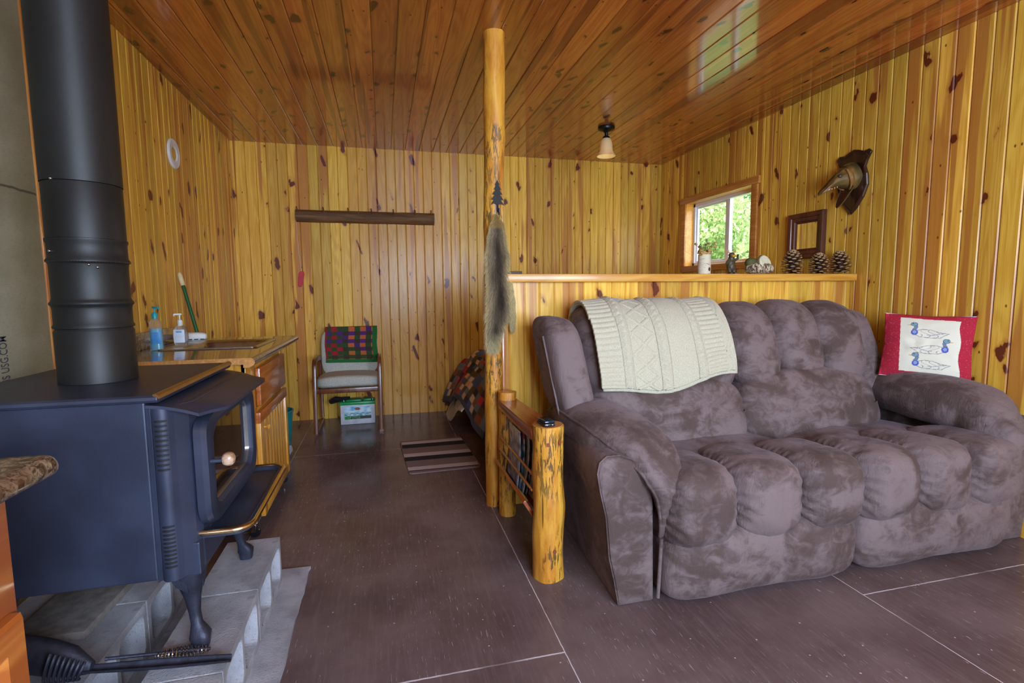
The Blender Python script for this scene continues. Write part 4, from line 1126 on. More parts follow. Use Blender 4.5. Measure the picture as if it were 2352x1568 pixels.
# ------------------------------------------------------------------ log magazine rack
mg = thing('magazine_rack', 'log magazine rack with two peeled log posts beside the sofa', 'magazine rack', (.63, 2.25, 0))
logmesh(MB(), (.640, 1.963, 0), (.640, 1.963, .652), .066, .065, seg=22, amp=.006, seed=9, bulge=((.33, -1.9, .004), (.31, -.7, .006))).build('front_post', M['log'], mg)
logmesh(MB(), (.617, 2.595, 0), (.620, 2.595, .670), .047, .046, seg=22, amp=.005, seed=12).build('back_post', M['log'], mg)
MB().lathe([(.001,.0005),(.060,.0005),(.062,-.002),(.001,-.002)], (.640, 1.963, .6535), 32).build('post_top', M['logend'], mg)
R = []
for y in [1.99+i*.066 for i in range(10)]:
    t = (y-1.99)/.6; cx = lerp(.636, .618, t); w = lerp(.058, .050, t); ring = [(cx-w, y, .632), (cx-w*1.06, y, .618)]
    for q in range(1, 10): a = pi+pi*q/10; ring.append((cx+cos(a)*w*1.06, y, .612+sin(a)*w*1.15))
    ring += [(cx+w*1.06, y, .618), (cx+w, y, .632), (cx+w*.5, y, .629), (cx-w*.5, y, .629)]
    R.append(ring)
MB().rings(R).build('top_rail', M['rail_red'], mg)
for sgn in (-1, 1):
    mb = MB(); mb.rbox((-.008, 0, 0), (.008, .56, .125), .003, T((.628+sgn*.012, 2.015, .205), ry=sgn*.55)); mb.build('trough_board', M['rail_red'], mg)
for z in (.435, .365):
    for sgn in (-1, 1): MB().tube([(.632+sgn*.050, 2.0, z), (.618+sgn*.042, 2.59, z)], .006, 10).build('dowel', M['pine_trim_y'], mg)
for z, a in ((.585, -1.886), (.59, -1.05), (.135, -1.47)):
    MB().lathe([(.001,.001),(.0085,.001),(.0085,-.01),(.001,-.01)], (0,0,0), 16, T((.640+cos(a)*.0665, 1.963+sin(a)*.0665, z), rz=a+pi/2, rx=0) @ Matrix.Rotation(pi/2, 4, 'X')).build('wood_plug', simple('plug', rgb(140,70,40), .5), mg)
cols = [(150,160,180),(60,110,140),(196,196,200),(40,60,90),(180,60,50),(90,120,110),(120,90,150)]
labs = ['glossy grey blue covered magazine', 'teal covered magazine', 'white covered magazine', 'dark navy covered magazine', 'red banded magazine', 'green grey magazine', 'purple covered magazine']
mgm = []
def mag(i, x, y, z, ry, h, L, c, lb):
    mb = MB(); mb.c = []
    def P(u, v): 
        bend = .02*sin(v*pi*.6)*(1+.3*i % 1)
        return V((bend, u*L, v*h))
    def cf(u, v):
        q = V(rgb(*c)[:3])
        if v > .86: q = V(rgb(170,44,70)[:3]) if i % 2 else V(rgb(210,214,220)[:3])
        n_ = noise.noise((u*7+i*3, v*9, i)); 
        if n_ > .12: q = q.lerp(V(rgb(230,226,220)[:3]), .6)
        elif n_ < -.25: q = q*.5
        return tuple(q)
    mb.grid(P, 16, 24, cf); Mm = T((x, y, z), ry=ry); mb.v = [tuple(Mm @ V(p)) for p in mb.v]
    mb.build('magazine', MAGM, solid=.005, label=lb, category='magazine', group='magazines in the log rack')
MAGM = col_mat('magazine_paper', .3)
mag(0, .596, 2.30, .262, -.02, .27, .21, cols[0], 'leftmost magazine in the log rack, leaning on the thin dowels')
mag(1, .606, 2.29, .250, -.01, .275, .215, cols[1], 'teal and white magazine second from the left in the log rack')
mag(2, .616, 2.27, .240, .0, .27, .21, cols[2], 'pale magazine in the middle of the log rack')
mag(3, .627, 2.26, .232, .01, .28, .215, cols[3], 'dark blue magazine right of the pale one in the log rack')
mag(4, .642, 2.03, .240, .0, .33, .23, cols[6], 'purple magazine with a crimson top close behind the front log post')
mag(5, .656, 2.05, .252, .02, .29, .22, cols[4], 'red magazine on the sofa side of the log rack')
ph_ = thing('flip_phone', 'small black flip phone lying on top of the front log post', 'phone', (.625, 1.95, .655))
Mp = T((.628, 1.945, .6562), rz=.12); MB().rbox((-.024,-.036,0), (.024,.050,.013), .005, Mp).build('body', M['plastic_black'], ph_)
MB().rbox((-.023,-.036,.0135), (.023,.046,.024), .005, Mp).build('lid', simple('phone_lid', (.01,.02,.035), .15), ph_)
MB().rbox((-.016,-.0375,.005), (-.006,-.0362,.009), .0004, Mp).build('key_button', M['chrome'], ph_); MB().rbox((.008,-.0375,.005), (.017,-.0362,.009), .0004, Mp).build('key_button', M['chrome'], ph_)
# ------------------------------------------------------------------ sofa
sf = thing('sofa', 'large brown grey microfiber reclining loveseat with channel tufted cushions', 'sofa', (1.88, 2.1, 0))
SM = M['sofa']
def puck(w, k=.006, f=11, s=0.):
    """soft creases"""
    n = noise.noise_vector(V((w.x*f+s, w.y*f, w.z*f*.6)))
    n2 = noise.noise_vector(V((w.x*f*3, w.y*f*3, w.z*f*1.5+s)))
    return w+n*k+n2*(k*.3)
def soft(name, c, h, p=3., n=22, fn=None, par=sf, k=.006, s=0.):
    f = (lambda w: puck(fn(w), k, 11, s)) if fn else (lambda w: puck(w, k, 11, s))
    return MB().blob(c, h, p, n, fn=f).build(name, SM, par, angle=80)
# frame filling under everything
MB().rbox((.95, 1.86, .05), (2.82, 2.58, .38), .02).build('base', M['sofadark'], sf)
# footrest panels and front rolls
for i, (xa, xb) in enumerate(((1.000, 1.893), (1.897, 2.765))):
    xc = (xa+xb)/2; hw = (xb-xa)/2
    def fp_(w, xc=xc, hw=hw):
        u = (w.x-xc)/hw; w = w.copy(); w.y += .02*abs(u)**4; w.z += .012*cos(u*3)-.0
        if w.y < 1.7: w.y -= .018*sin(clamp((w.z-.02)/.27)*pi)
        return w
    soft('footrest_panel', (xc, 1.72, .145), (hw, .115, .135), 6, 26, fp_, k=.004, s=i*5)
    n = 3; w3 = (xb-xa)/n
    for q in range(n):
        cx = xa+w3*(q+.5)
        def rl_(w, cx=cx, w3=w3):
            w = w.copy(); u = (w.x-cx)/(w3/2)
            t = clamp((w.y-1.57)/.4)
            w.z -= .03*t                     # slopes down to the deck
            k = sm(.45, .9, abs(u))*.0035; ph = math.atan2(w.z-.38, 1.8-w.y)
            w.x += -math.copysign(1, u)*k*sin(ph*26+u*3)
            w.y -= k*.6*sin(ph*26+u*5)*(w.y < 1.8)
            return w
        soft('seat_roll', (cx, 1.80, .378), (w3*.522, .232, .168), 3.6, 36, rl_, k=.007, s=q*3+i*11)
    def dk_(w, xc=xc):
        w = w.copy(); w.z += .03*(w.y-2.0)-.02*((w.x-xc)/.45)**2; return w
    soft('seat_deck', (xc, 2.03, .425), (hw*1.0, .24, .068), 3.6, 26, dk_, k=.007, s=i*9+2)
# back: each half has a lower lumbar pillow and three upper channels
for i, (xa, xb) in enumerate(((.925, 1.758), (1.750, 2.590))):
    xc = (xa+xb)/2; hw = (xb-xa)/2
    def lb_f(w, xc=xc, hw=hw):
        w = w.copy(); u = (w.x-xc)/hw
        w.y += (w.z-.6)*.30+.02*u*u; w.z += (.012-.050*u*u)*(1 if w.z > .6 else .1)
        return w
    soft('lumbar_cushion', (xc, 2.225, .600), (hw*1.01, .105, .172), 5., 30, lb_f, k=.009, s=i*7+1)
    n = 3; w3 = (xb-xa)/n
    for q in range(n):
        cx = xa+w3*(q+.5)
        top = (.0, .012, .0)[q]
        def bk(w, cx=cx):
            w = w.copy(); w.y += (w.z-.9)*.34; return w
        soft('back_channel', (cx, 2.375, .905+top), (w3*.54, .150, .225), 2.9, 20, bk, k=.006, s=q*3+i*17)
MB().rbox((.90, 2.42, .04), (2.66, 2.60, .98), .03, None, 3).build('back_panel', SM, sf)
# wings beside the back
for sgn, xw, yw, hy in ((-1, .832, 2.29, .17), (1, 2.650, 2.39, .12)):
    def wg2(w, sgn=sgn):
        w = w.copy(); w.y += (w.z-.8)*.25; w.x += (-.14 if sgn < 0 else -.16)*(w.z-.75)*(1 if sgn < 0 else 1) + (.0 if sgn < 0 else .02); return w
    soft('wing', (xw, yw, .84), (.088, hy, .235), 4, 20, wg2, k=.005, s=sgn)
    if sgn < 0:
        pts = [wg2(V((xw-.088, yw-.085, z))) for z in [.63+.06*q for q in range(7)]]
        MB().tube(pts, .005, 8).build('piping', SM, sf)
# arms
AP = [(.829,.0),(.812,.10),(.789,.202),(.775,.362),(.752,.46),(.740,.53),(.748,.57),(.775,.592),(.825,.592),(.872,.575),(.918,.540),(.944,.499),(.957,.44),(.963,.38),(.967,.20),(.971,.0)]
def crv(p0, p1, p2, p3, t): return .5*((2*p1)+(-p0+p2)*t+(2*p0-5*p1+4*p2-p3)*t*t+(-p0+3*p1-3*p2+p3)*t**3)
for sgn in (-1, 1):
    mx_ = (lambda x: x) if sgn < 0 else (lambda x: min(3.745-x, 2.932))
    R = []
    for y, sc_ in ((2.54, .97), (2.53, 1.), (2.3, 1.), (2.0, 1.), (1.85, 1.), (1.76, 1.), (1.705, 1.), (1.688, .985), (1.680, .95), (1.676, .8)):
        t = clamp((y-1.7)/.85); r = []
        for x, z in AP:
            xx = .87+(x-.87)*sc_; zz = .29+(z-.29)*(sc_ if sc_ < 1 and y < 1.7 else 1)
            if sgn < 0: xx += .07*t*clamp((.93-xx)/.15)
            r.append((mx_(xx), y, max(zz, .004)))
        R.append(r)
    mb = MB().rings(R)
    mb.build('arm_box', SM, sf, angle=50)
    fpts = [(mx_(x), 1.686, max(z, .01)) for x, z in AP]
    MB().tube(fpts, .003, 6).build('seam_cord', SM, sf)
    kb = 1. if sgn < 0 else 1.35
    zu = 0. if sgn < 0 else .0
    path = [((.910, 2.42, .560), .100, .060), ((.905, 2.32, .600), .132, .080), ((.908, 2.15, .612), .156, .092), ((.918, 1.98, .606), .160, .094), ((.938, 1.85, .588), .152, .092), ((.962, 1.765, .558), .132, .084), ((.984, 1.705, .518), .104, .070), ((.999, 1.674, .470), .072, .056), ((1.002, 1.664, .42), .042, .042), ((.999, 1.666, .37), .022, .030), ((.996, 1.668, .32), .013, .020), ((.993, 1.67, .27), .008, .012)]
    secs = []; Pn = len(path)
    for q in range((Pn-1)*6+1):
        f = q/6; i0 = min(int(f), Pn-2); t = f-i0; a_, b_ = path[i0], path[i0+1]
        pm, pn = path[max(i0-1, 0)], path[min(i0+2, Pn-1)]
        c_ = V([crv(pm[0][k], a_[0][k], b_[0][k], pn[0][k], t) for k in range(3)])
        ha = crv(pm[1], a_[1], b_[1], pn[1], t); hb = crv(pm[2], a_[2], b_[2], pn[2], t)*kb
        if sgn > 0: c_ = V((min(3.745-c_.x-.01, 2.930-ha), c_.y, c_.z+.02))
        secs.append([c_, ha, hb])
    S2 = []
    for q, (c_, a_, b_) in enumerate(secs):
        d = (secs[min(q+1, len(secs)-1)][0]-secs[max(q-1, 0)][0]).normalized()
        A = V((1, 0, 0)); B = A.cross(d).normalized()
        S2.append((c_, A, B, a_, b_, 2.3))
    c0, A0, B0_, a0, b0_2, p0 = S2[0]
    S2 = [(c0+V((0,.045,-.012)), A0, B0_, a0*.3, b0_2*.3, 2.4), (c0+V((0,.03,-.008)), A0, B0_, a0*.75, b0_2*.75, 2.4)]+S2
    mb = MB().loft(S2, 44)
    def wr(p):
        # gathered creases near the nose
        k = sm(1.95, 1.72, p.y)*.0045
        return puck(p, .006, 12, sgn*2)+V((0, 0, k*sin(p.x*95+p.y*60+4*noise.noise(p*14))))
    mb.v = [tuple(wr(V(p))) for p in mb.v]
    if sgn > 0: mb.v = [(min(a, 2.933), b, c) for a, b, c in mb.v]
    ap = mb.build('arm_pad', SM, sf, angle=80)
    pts = [c_+A*(sgn*a_*.93)-B*(b_*.44) for c_, A, B, a_, b_, p_ in S2[3:]]
    MB().tube([wr(p) for p in pts], .0065, 8).build('piping', SM, ap)
    MB().tube([(mx_(.993), 1.664, .26), (mx_(.992), 1.668, .16), (mx_(.988), 1.672, .02)], .007, 8).build('seam_cord', SM, sf)

# ------------------------------------------------------------------ knitted throw over the sofa back
def bx(z): return 2.375+(z-.9)*.34
def throw_path(s):
    # s: 0 hem at the front -> 1 behind; returns (y, z, ny, nz)
    pts = [(2.150, .765), (2.158, .82), (2.180, .89), (2.210, .97), (2.250, 1.04), (2.310, 1.100), (2.385, 1.132), (2.47, 1.132), (2.545, 1.10), (2.59, 1.04), (2.60, .97)]
    f = s*(len(pts)-1); i = min(int(f), len(pts)-2); t = f-i
    p0, p1, p2, p3 = pts[max(i-1, 0)], pts[i], pts[i+1], pts[min(i+2, len(pts)-1)]
    c = lambda k: .5*((2*p1[k])+(-p0[k]+p2[k])*t+(2*p0[k]-5*p1[k]+4*p2[k]-p3[k])*t*t+(-p0[k]+3*p1[k]-3*p2[k]+p3[k])*t**3)
    return V((c(0), c(1)))
def throw(u, v, off=0., z0=0.):
    y, z = throw_path(clamp(v*.96+z0)); y2, z2 = throw_path(clamp(v*.96+z0+.02)); d = V((y2-y, z2-z)); d.normalize(); n = V((-d.y, d.x))
    xl = lerp(.955, .935, v); xr = lerp(1.665, 1.665, v)
    if v > .45: xl = lerp(.940, .97, (v-.45)/.55)
    x = lerp(xl, xr, u)
    # the hem hangs lower in the left part
    hem = .035*cos((u-.3)*4.2)-.012*sin(u*9)
    z -= hem*(1-sm(.0, .4, v))
    # follow the cushion channels gently
    dep = .016*cos((x-1.10)*2*pi/.278)*sm(.0, .3, v)*.8
    k = 0.; U = u*30
    for cu, wv in ((.20, .030), (.475, .034), (.745, .030)):
        du = (u-cu)/wv
        if abs(du) < 1.25:
            ph = v*46*pi/1.
            k += .0065*max(0, 1-abs(du-.38*sin(ph*.55)))*1.1*(.75+.25*abs(cos(ph*.55)))+.0065*max(0, 1-abs(du+.38*sin(ph*.55)))*(.7+.3*abs(sin(ph*.55)))
            if abs(abs(du)-1.15) < .1: k -= .004
    if u < .16 or .79 < u < .93 or .56 < u < .70 and 0: k += .0022*sin(v*190)
    elif .25 < u < .42: # diamond lattice
        a = (u-.335)/.085; zig = abs(((v*9) % 2)-1)*2-1
        k += .0045*(abs(abs(a)-abs(zig)) < .16)
    elif u > .93: 
        a = (u-.965)/.03; k += .004*(abs(a-sin(v*26)*.6) < .35)
    else: k += .0008*sin(v*300)*sin(u*260)
    k += .0006*noise.noise((u*160, v*200, 0))
    o = off+k-dep*.0
    return V((x, y+n.x*o-.004-dep*.4, z+n.y*o+dep*.4))
def knit_mat():
    s = NT('cream_wool'); o = s.obj(); f = s.noise(o, 350, 3, .7); sp = s.noise(o, 160, 2)
    c = s.mix(s.step(f, .3, .7), rgb(172,166,140), rgb(208,203,180)); c = s.mix(s.mul(s.step(sp, .72, .76), .6), c, rgb(120,104,80))
    s.set(Base_Color=c, Roughness=.95, Sheen_Weight=.2); s.bump(f, .002, .7); return s.m
kt = MB().grid(lambda u, v: throw(u, v, .012), 230, 300).build('knit_throw', knit_mat(), solid=.012, angle=80, label='cream cable knit throw blanket draped over the left half of the sofa back', category='throw blanket')
def under(u, v):
    p = throw(u, v, .001); p.x += .012*(1-v); p.z -= .018*(1-sm(0, .3, v)); return p
u_ = MB().grid(under, 60, 60).build('folded_layer', kt.data.materials[0], kt, solid=.008, angle=80)

# ------------------------------------------------------------------ duck pillow
pl_c = V((2.790, 2.085, .885)); 
def duck(cx, cy, s, fl):
    """returns colour test function in pillow uv"""
    def f(u, v):
        x = (u-cx)/s*(-1 if fl else 1); y = (v-cy)/s
        # local: head at left; x in 0..1
        if ((x-.14)/.085)**2+((y-.30)/.075)**2 < 1 and not ((x-.14)/.07)**2+((y-.30)/.06)**2 < 1: return (70,90,120)
        if ((x-.14)/.085)**2+((y-.30)/.075)**2 < 1: return (120,152,164) if ((x-.11)/.015)**2+((y-.32)/.015)**2 > 1 else (30,34,50)
        if inpoly(x, y, [(-.04,.265),(.07,.30),(.07,.245)]): return (206,170,110)
        if inpoly(x, y, [(.13,.25),(.225,.28),(.235,.20),(.21,.12),(.10,.12),(.14,.18)]): return (110,130,150)
        if inpoly(x, y, [(.11,.125),(.215,.14),(.225,.115),(.11,.10)]): return (150,70,100)
        if ((x-.16)/.085)**2+((y-.02)/.10)**2 < 1: return (84,92,176) if ((x-.16)/.045)**2+((y-.03)/.055)**2 > 1 else (130,160,200)
        body = [(.225,.10),(.35,.14),(.55,.13),(.75,.05),(.98,.02),(.86,-.06),(.78,-.14),(.55,-.155),(.3,-.14),(.16,-.06)]
        if inpoly(x, y, body):
            i2 = [(.245,.085),(.35,.122),(.55,.112),(.75,.034),(.93,.01),(.85,-.05),(.77,-.122),(.55,-.137),(.3,-.122),(.19,-.05)]
            if not inpoly(x, y, i2): return (150,146,142)
            w = sin(x*34+3*sin(y*22)+y*14)
            if w > .93 and x > .3: return (150,148,150)
            if abs(y+.02-.04*sin(x*9)) < .008 and x > .45: return (110,120,150)
        return None
    return f
ducks = [duck(.285, .685, .46, False), duck(.775, .445, .46, True), duck(.33, .215, .46, False)]
def pcol(u, v):
    l, r, b, t = .185+.05*(1-v), .835+.035*(1-v)+.012*sin(v*14), .10-.04*u, .945-.05*u
    if l < u < r and b < v < t:
        for d in ducks:
            c = d(u, v)
            if c: return rgb(*c)[:3]
        return rgb(224,220,200)[:3]
    if noise.noise((u*90, v*80, 3)) > .55: return rgb(200,120,130)[:3]
    return rgb(172,26,52)[:3]
PW, PH, PT = .192, .174, .055
def pil(u, v, sd):
    a, b = u*2-1, v*2-1
    pin = 1-.10*(abs(a)**2)*(1-0)+0; 
    ya = a*PW*(1-.07*(1-b*b)**1*abs(a)**6*0-.05*(1-abs(b))**1*abs(a)**3)
    zb = b*PH*(1-.06*(1-abs(a))*abs(b)**3)
    th = PT*((1-abs(a)**2.6)*(1-abs(b)**2.6))**.55
    th += .004*noise.noise((a*4, b*4, sd))*(1-abs(a))*(1-abs(b))*3
    # puckers at the sides
    th -= .006*abs(sin(b*9))*sm(.55, .9, abs(a))*(1-sm(.93, 1., abs(a)))
    return ya, zb, th*sd
def pplace(ya, zb, th):
    # faces the camera side: plane leaning against the right wall, front towards -X and a bit -Y
    tilt = .22; yaw = .22
    # local: right (viewer's right) = -Y ; up = Z ; normal = -X
    right = V((.60, -.80, 0)).normalized(); nrm = V((-.80, -.60, 0)).normalized()
    up = (V((0,0,1))*cos(tilt)-nrm*sin(tilt)).normalized(); nn = (nrm*cos(tilt)+V((0,0,1))*sin(tilt)).normalized()
    R2 = right*cos(-.03)+up*sin(-.03); U2 = up*cos(-.03)-right*sin(-.03)
    return pl_c+R2*ya+U2*zb+nn*th
mb = MB(); mb.c = []
mb.grid(lambda u, v: pplace(*pil(u, v, 1)), 220, 170, pcol)
mb.grid(lambda u, v: pplace(*pil(u, v, -1)), 40, 30, lambda u, v: rgb(206,220,222)[:3])
mb.build('duck_pillow', col_mat('pillow_cotton', .9, .001, 200), angle=80, label='red bordered pillow with three mallard ducks leaning on the right wall', category='pillow')

# ------------------------------------------------------------------ things on the ledge
ZL = 1.2902; YL = 2.715
vt = thing('birch_vase', 'white birch bark vase of dried flowers on the ledge', 'vase', (1.868, YL, ZL))
s = NT('birch'); o = s.obj(); a = s.noise(s.scale(o, (14, 14, 90)), 1., 4, .7)
c = s.mix(s.step(a, .56, .66), rgb(214,206,180), rgb(96,80,62)); s.set(Base_Color=c, Roughness=.7); s.bump(a, .001); M['birch'] = s.m
MB().lathe([(.001,0),(.037,0),(.038,.03),(.037,.07),(.036,.115),(.031,.117),(.030,.07),(.001,.07)], (1.868, YL, ZL), 28).build('bark_cup', M['birch'], vt)
MB().blob((1.878, YL-.036, ZL+.028), (.008,.004,.012), 2, 5).build('bark_knot', simple('knot', (.05,.03,.02), .8), vt)
rnd = random.Random(3); mb = MB(); fl_ = MB(); fo = MB()
for q in range(26):
    a, r = rnd.uniform(0, 6.28), rnd.uniform(.01, .055); h = rnd.uniform(.02, .09)
    p0 = V((1.868+cos(a)*r*.3, YL+sin(a)*r*.3, ZL+.10)); p1 = p0+V((cos(a)*r, sin(a)*r*.6, h*.7+.02)); mb.tube([p0, (p0+p1)/2+V((0,0,.012)), p1], .0009, 4)
    if q % 2: fl_.blob(tuple(p1), (.009,.009,.007), 2, 3, fn=lambda w: w+noise.noise_vector(w*190)*.005)
for dx, hh in ((.012, .085), (-.028, .055)):
    base = V((1.868+dx, YL, ZL+.12))
    for q in range(40):
        t = q/40; a = q*2.4; p = base+V((0, 0, t*hh)); r = .008*(1-t)+.003; fo.lathe([(.0012,0),(.0003,.014)], tuple(p+V((cos(a)*r, sin(a)*r, 0))), 4)
for q in range(18):
    a = rnd.uniform(0, 6.28); fl_.blob((1.868+cos(a)*.03, YL+sin(a)*.024, ZL+.118+rnd.uniform(-.004,.02)), (.012,.010,.010), 2, 3, fn=lambda w: w+noise.noise_vector(w*150)*.006)
mb.build('stems', simple('dry_stem', rgb(110,84,54), .8), vt); fl_.build('dried_flowers', simple('dried_petals', rgb(182,146,84), .9, 0, .4, 60), vt); fo.build('evergreen_sprig', simple('sprig', rgb(70,92,64), .8), vt)

be = thing('bear_figurine', 'small dark bear figurine with antlers and raised arms on the ledge', 'figurine', (2.053, YL, ZL))
bearm = simple('bear_bronze', rgb(74,66,46), .45, .1, .3, 40, .001, 160); ye = simple('bear_yellow', rgb(196,150,52), .5)
x, y, z = 2.053, YL, ZL
mb = MB(); mb.blob((x, y, z+.052), (.027,.022,.042), 2.2, 10); mb.blob((x, y-.008, z+.044), (.022,.018,.028), 2.2, 8); mb.blob((x+.002, y, z+.092), (.019,.018,.020), 2.2, 8)
mb.build('body', bearm, be)
MB().blob((x, y-.004, z+.113), (.018,.018,.017), 2.2, 8).build('head', bearm, be)
for sx in (-1, 1):
    mb = MB(); mb.tube([(x+sx*.013, y-.004, z+.03), (x+sx*.015, y-.012, z+.008)], .012, 10, rad=[.014,.011]); mb.blob((x+sx*.015, y-.017, z+.006), (.012,.018,.007), 2.4, 5); mb.build('leg', bearm, be)
MB().tube([(x+.018, y-.004, z+.083), (x+.036, y-.012, z+.092), (x+.037, y-.012, z+.118)], .007, 8, rad=[.010,.008,.007]).build('arm', bearm, be)
MB().tube([(x-.018, y-.004, z+.083), (x-.034, y-.01, z+.070), (x-.040, y-.016, z+.060)], .007, 8, rad=[.010,.009,.009]).build('arm', bearm, be)
MB().blob((x+.002, y-.020, z+.108), (.014,.012,.009), 2.3, 6).build('muzzle', ye, be)
for sx in (-1, 1):
    mb = MB(); mb.tube([(x+sx*.006, y, z+.126), (x+sx*.022, y, z+.132), (x+sx*.032, y, z+.146)], .003, 7, rad=[.004,.004,.002]); mb.tube([(x+sx*.018, y, z+.131), (x+sx*.017, y, z+.145)], .0025, 6); mb.tube([(x+sx*.025, y, z+.135), (x+sx*.036, y, z+.134)], .0022, 6)
    mb.build('antler', simple('antler', rgb(206,150,110), .5), be)

lg = thing('birch_planter', 'round bark planter with a slanted white log disk lid on the ledge', 'planter', (2.255, YL, ZL))
s = NT('fringe_bark'); o = s.obj(); a = s.noise(s.scale(o, (90, 90, 24)), 1., 3, .7); s.set(Base_Color=s.mix(s.step(a, .42, .58), rgb(74,50,34), rgb(206,192,160)), Roughness=.85); s.bump(a, .004); 
MB().blob((2.255, YL, ZL+.034), (.086,.058,.036), 2.6, 18, fn=lambda w: w+noise.noise_vector(w*70)*.004).build('bark_bowl', s.m, lg)
Mq = T((2.268, YL-.030, ZL+.064), rx=1.25, rz=.25)
MB().lathe([(.001,-.022),(.046,-.022),(.050,-.016),(.050,.006),(.046,.010),(.001,.010)], (0,0,0), 36, Mq).build('log_disk', simple('white_wood', rgb(216,212,180), .6, 0, .08, 40), lg)
mb = MB(); mb.tube([Mq @ V((cos(a)*.052, sin(a)*.052, -.004)) for a in [q*.21 for q in range(31)]], .004, 6); mb.build('bark_rim', simple('bark_rim', rgb(96,86,52), .8), lg)
MB().blob((2.205, YL+.01, ZL+.070), (.040,.03,.030), 2.2, 10).build('green_slope', simple('mossy', rgb(84,86,44), .8), lg)

def pinecone(x, y, z, R, H, label, seed, tilt=0.):
    mb = MB(); mb.c = []; rnd = random.Random(seed); N = 84; Mt = T((x, y, z), ry=tilt)
    core = MB().blob((0, 0, H*.5), (R*.40, R*.40, H*.44), 2.2, 8)
    mb.v += [tuple(Mt @ V(p)) for p in core.v]; mb.f += core.f; mb.c += [rgb(52,30,20)[:3]]*len(core.v)
    for k in range(N):
        t = (k+.5)/N; a = k*2.39996; h = H*(.04+.90*t)
        prof = sin(pi*clamp(.16+.84*t, 0, 1)**.85)**.62 if t < .999 else .1
        r = R*prof; up = lerp(-.25, 1.15, t)
        d = V((cos(a)*cos(up), sin(a)*cos(up), sin(up))); tn = V((-sin(a), cos(a), 0)); nm = d.cross(tn).normalized()
        if nm.z < 0: nm = -nm
        p0 = V((cos(a)*r*.35, sin(a)*r*.35, h)); L = r*.68+.004; w = lerp(.0165, .0095, t)*(R/.058)
        c1 = p0+d*L*.6; c2 = p0+d*L
        o = len(mb.v); th = .0022
        sec = [(p0, w*.4, th*.6), (c1, w, th), (c2-d*.003, w*.95, th*1.5), (c2+nm*.001, w*.45, th*.8)]
        for c, ww, hh in sec:
            for q in range(6):
                an = 2*pi*q/6; mb.v.append(tuple(Mt @ (c+tn*(cos(an)*ww)+nm*(sin(an)*hh))))
                tip = c is sec[2][0] or c is sec[3][0]
                mb.c.append(tuple(V(rgb(176,142,100)[:3])*rnd.uniform(.8, 1.1)) if tip else rgb(78,46,30)[:3])
        for i in range(3):
            for q in range(6): mb.f.append((o+i*6+q, o+i*6+(q+1)%6, o+(i+1)*6+(q+1)%6, o+(i+1)*6+q))
        mb.f.append(tuple(o+18+q for q in range(6)))
    zz = min(p[2] for p in mb.v); mb.v = [(a, b, c-zz+ZL) for a, b, c in mb.v]
    mb.build('pine_cone', CONE, label=label, category='pine cone', group='pine cones on the ledge')
CONE = col_mat('pine_cone_scales', .6)
pinecone(2.497, YL, ZL, .060, .150, 'largest pine cone on the ledge, next to the round planter', 1)
pinecone(2.700, YL, ZL, .056, .132, 'middle pine cone on the ledge under the mirror', 2)
pinecone(2.862, YL-.01, ZL, .060, .146, 'right end pine cone on the ledge closest to the right wall', 3, -.12)
MB().rbox((.665, 2.70, ZL), (.735, 2.76, ZL+.016), .002).build('small_dark_box', simple('dark_box', rgb(70,50,44), .6), label='small flat dark box at the left end of the ledge behind the fur pelt', category='box')

# ------------------------------------------------------------------ outdoors
def foliage(name, c, rad, n, seed, base, label):
    rnd = random.Random(seed); mb = MB(); mb.c = []
    for k in range(n):
        d = V((rnd.gauss(0, 1), rnd.gauss(0, 1), rnd.gauss(0, 1))).normalized()*(rnd.random()**.4)
        p = V((c[0]+d.x*rad[0], c[1]+d.y*rad[1], c[2]+d.z*rad[2])); cl = noise.noise(p*1.3)
        if cl < -.2: continue
        q = V((rnd.gauss(0, 1), rnd.gauss(0, 1), rnd.gauss(0, 1))).normalized(); e = q.orthogonal().normalized()*rnd.uniform(.04, .075); f_ = q.cross(e).normalized()*.034
        o = len(mb.v); mb.v += [tuple(p-e), tuple(p+f_), tuple(p+e), tuple(p-f_)]; mb.f.append((o, o+1, o+2, o+3))
        cc = V(rgb(*base)[:3])*rnd.uniform(.6, 1.5); mb.c += [tuple(cc)]*4
    return mb
LEAF = NT('leaves'); LEAF.set(Base_Color=LEAF.n('VertexColor', layer_name='Col'), Roughness=.6)
tb = LEAF.t.nodes.new('ShaderNodeBsdfTranslucent'); LEAF.t.links.new(LEAF.n('VertexColor', layer_name='Col'), tb.inputs[0])
mx = LEAF.t.nodes.new('ShaderNodeMixShader'); mx.inputs[0].default_value = .5; LEAF.t.links.new(LEAF.p.outputs[0], mx.inputs[1]); LEAF.t.links.new(tb.outputs[0], mx.inputs[2]); LEAF.t.links.new(mx.outputs[0], LEAF.out.inputs[0])
for i, (c, rad, n, b, lb) in enumerate((((7.0, 11.2, 2.4), (1.6, 1.6, 3.0), 42000, (176,196,136), 'pale green leafy tree seen through the left pane of the window'), ((10.2, 12.0, 2.6), (1.6, 1.6, 3.2), 40000, (150,180,134), 'darker leafy tree seen through the right pane of the window'))):
    tr = thing('garden_tree', lb, 'tree', (c[0], c[1], -1.))
    fb = foliage('f', c, rad, n, i+5, b, ''); fb.build('foliage', LEAF.m, tr, smooth=False)
    MB().tube([(c[0], c[1], -1.), (c[0]+.1, c[1], .6), (c[0], c[1]+.1, c[2]+.5)], .09, 10, rad=[.14,.11,.05]).build('trunk', simple('bark', rgb(90,76,64), .9), tr)
MB().box((3.3, -3, -1.06), (16, 18, -1.)).build('ground', simple('grass_ground', rgb(96,120,60), .95), smooth=False, kind='structure')

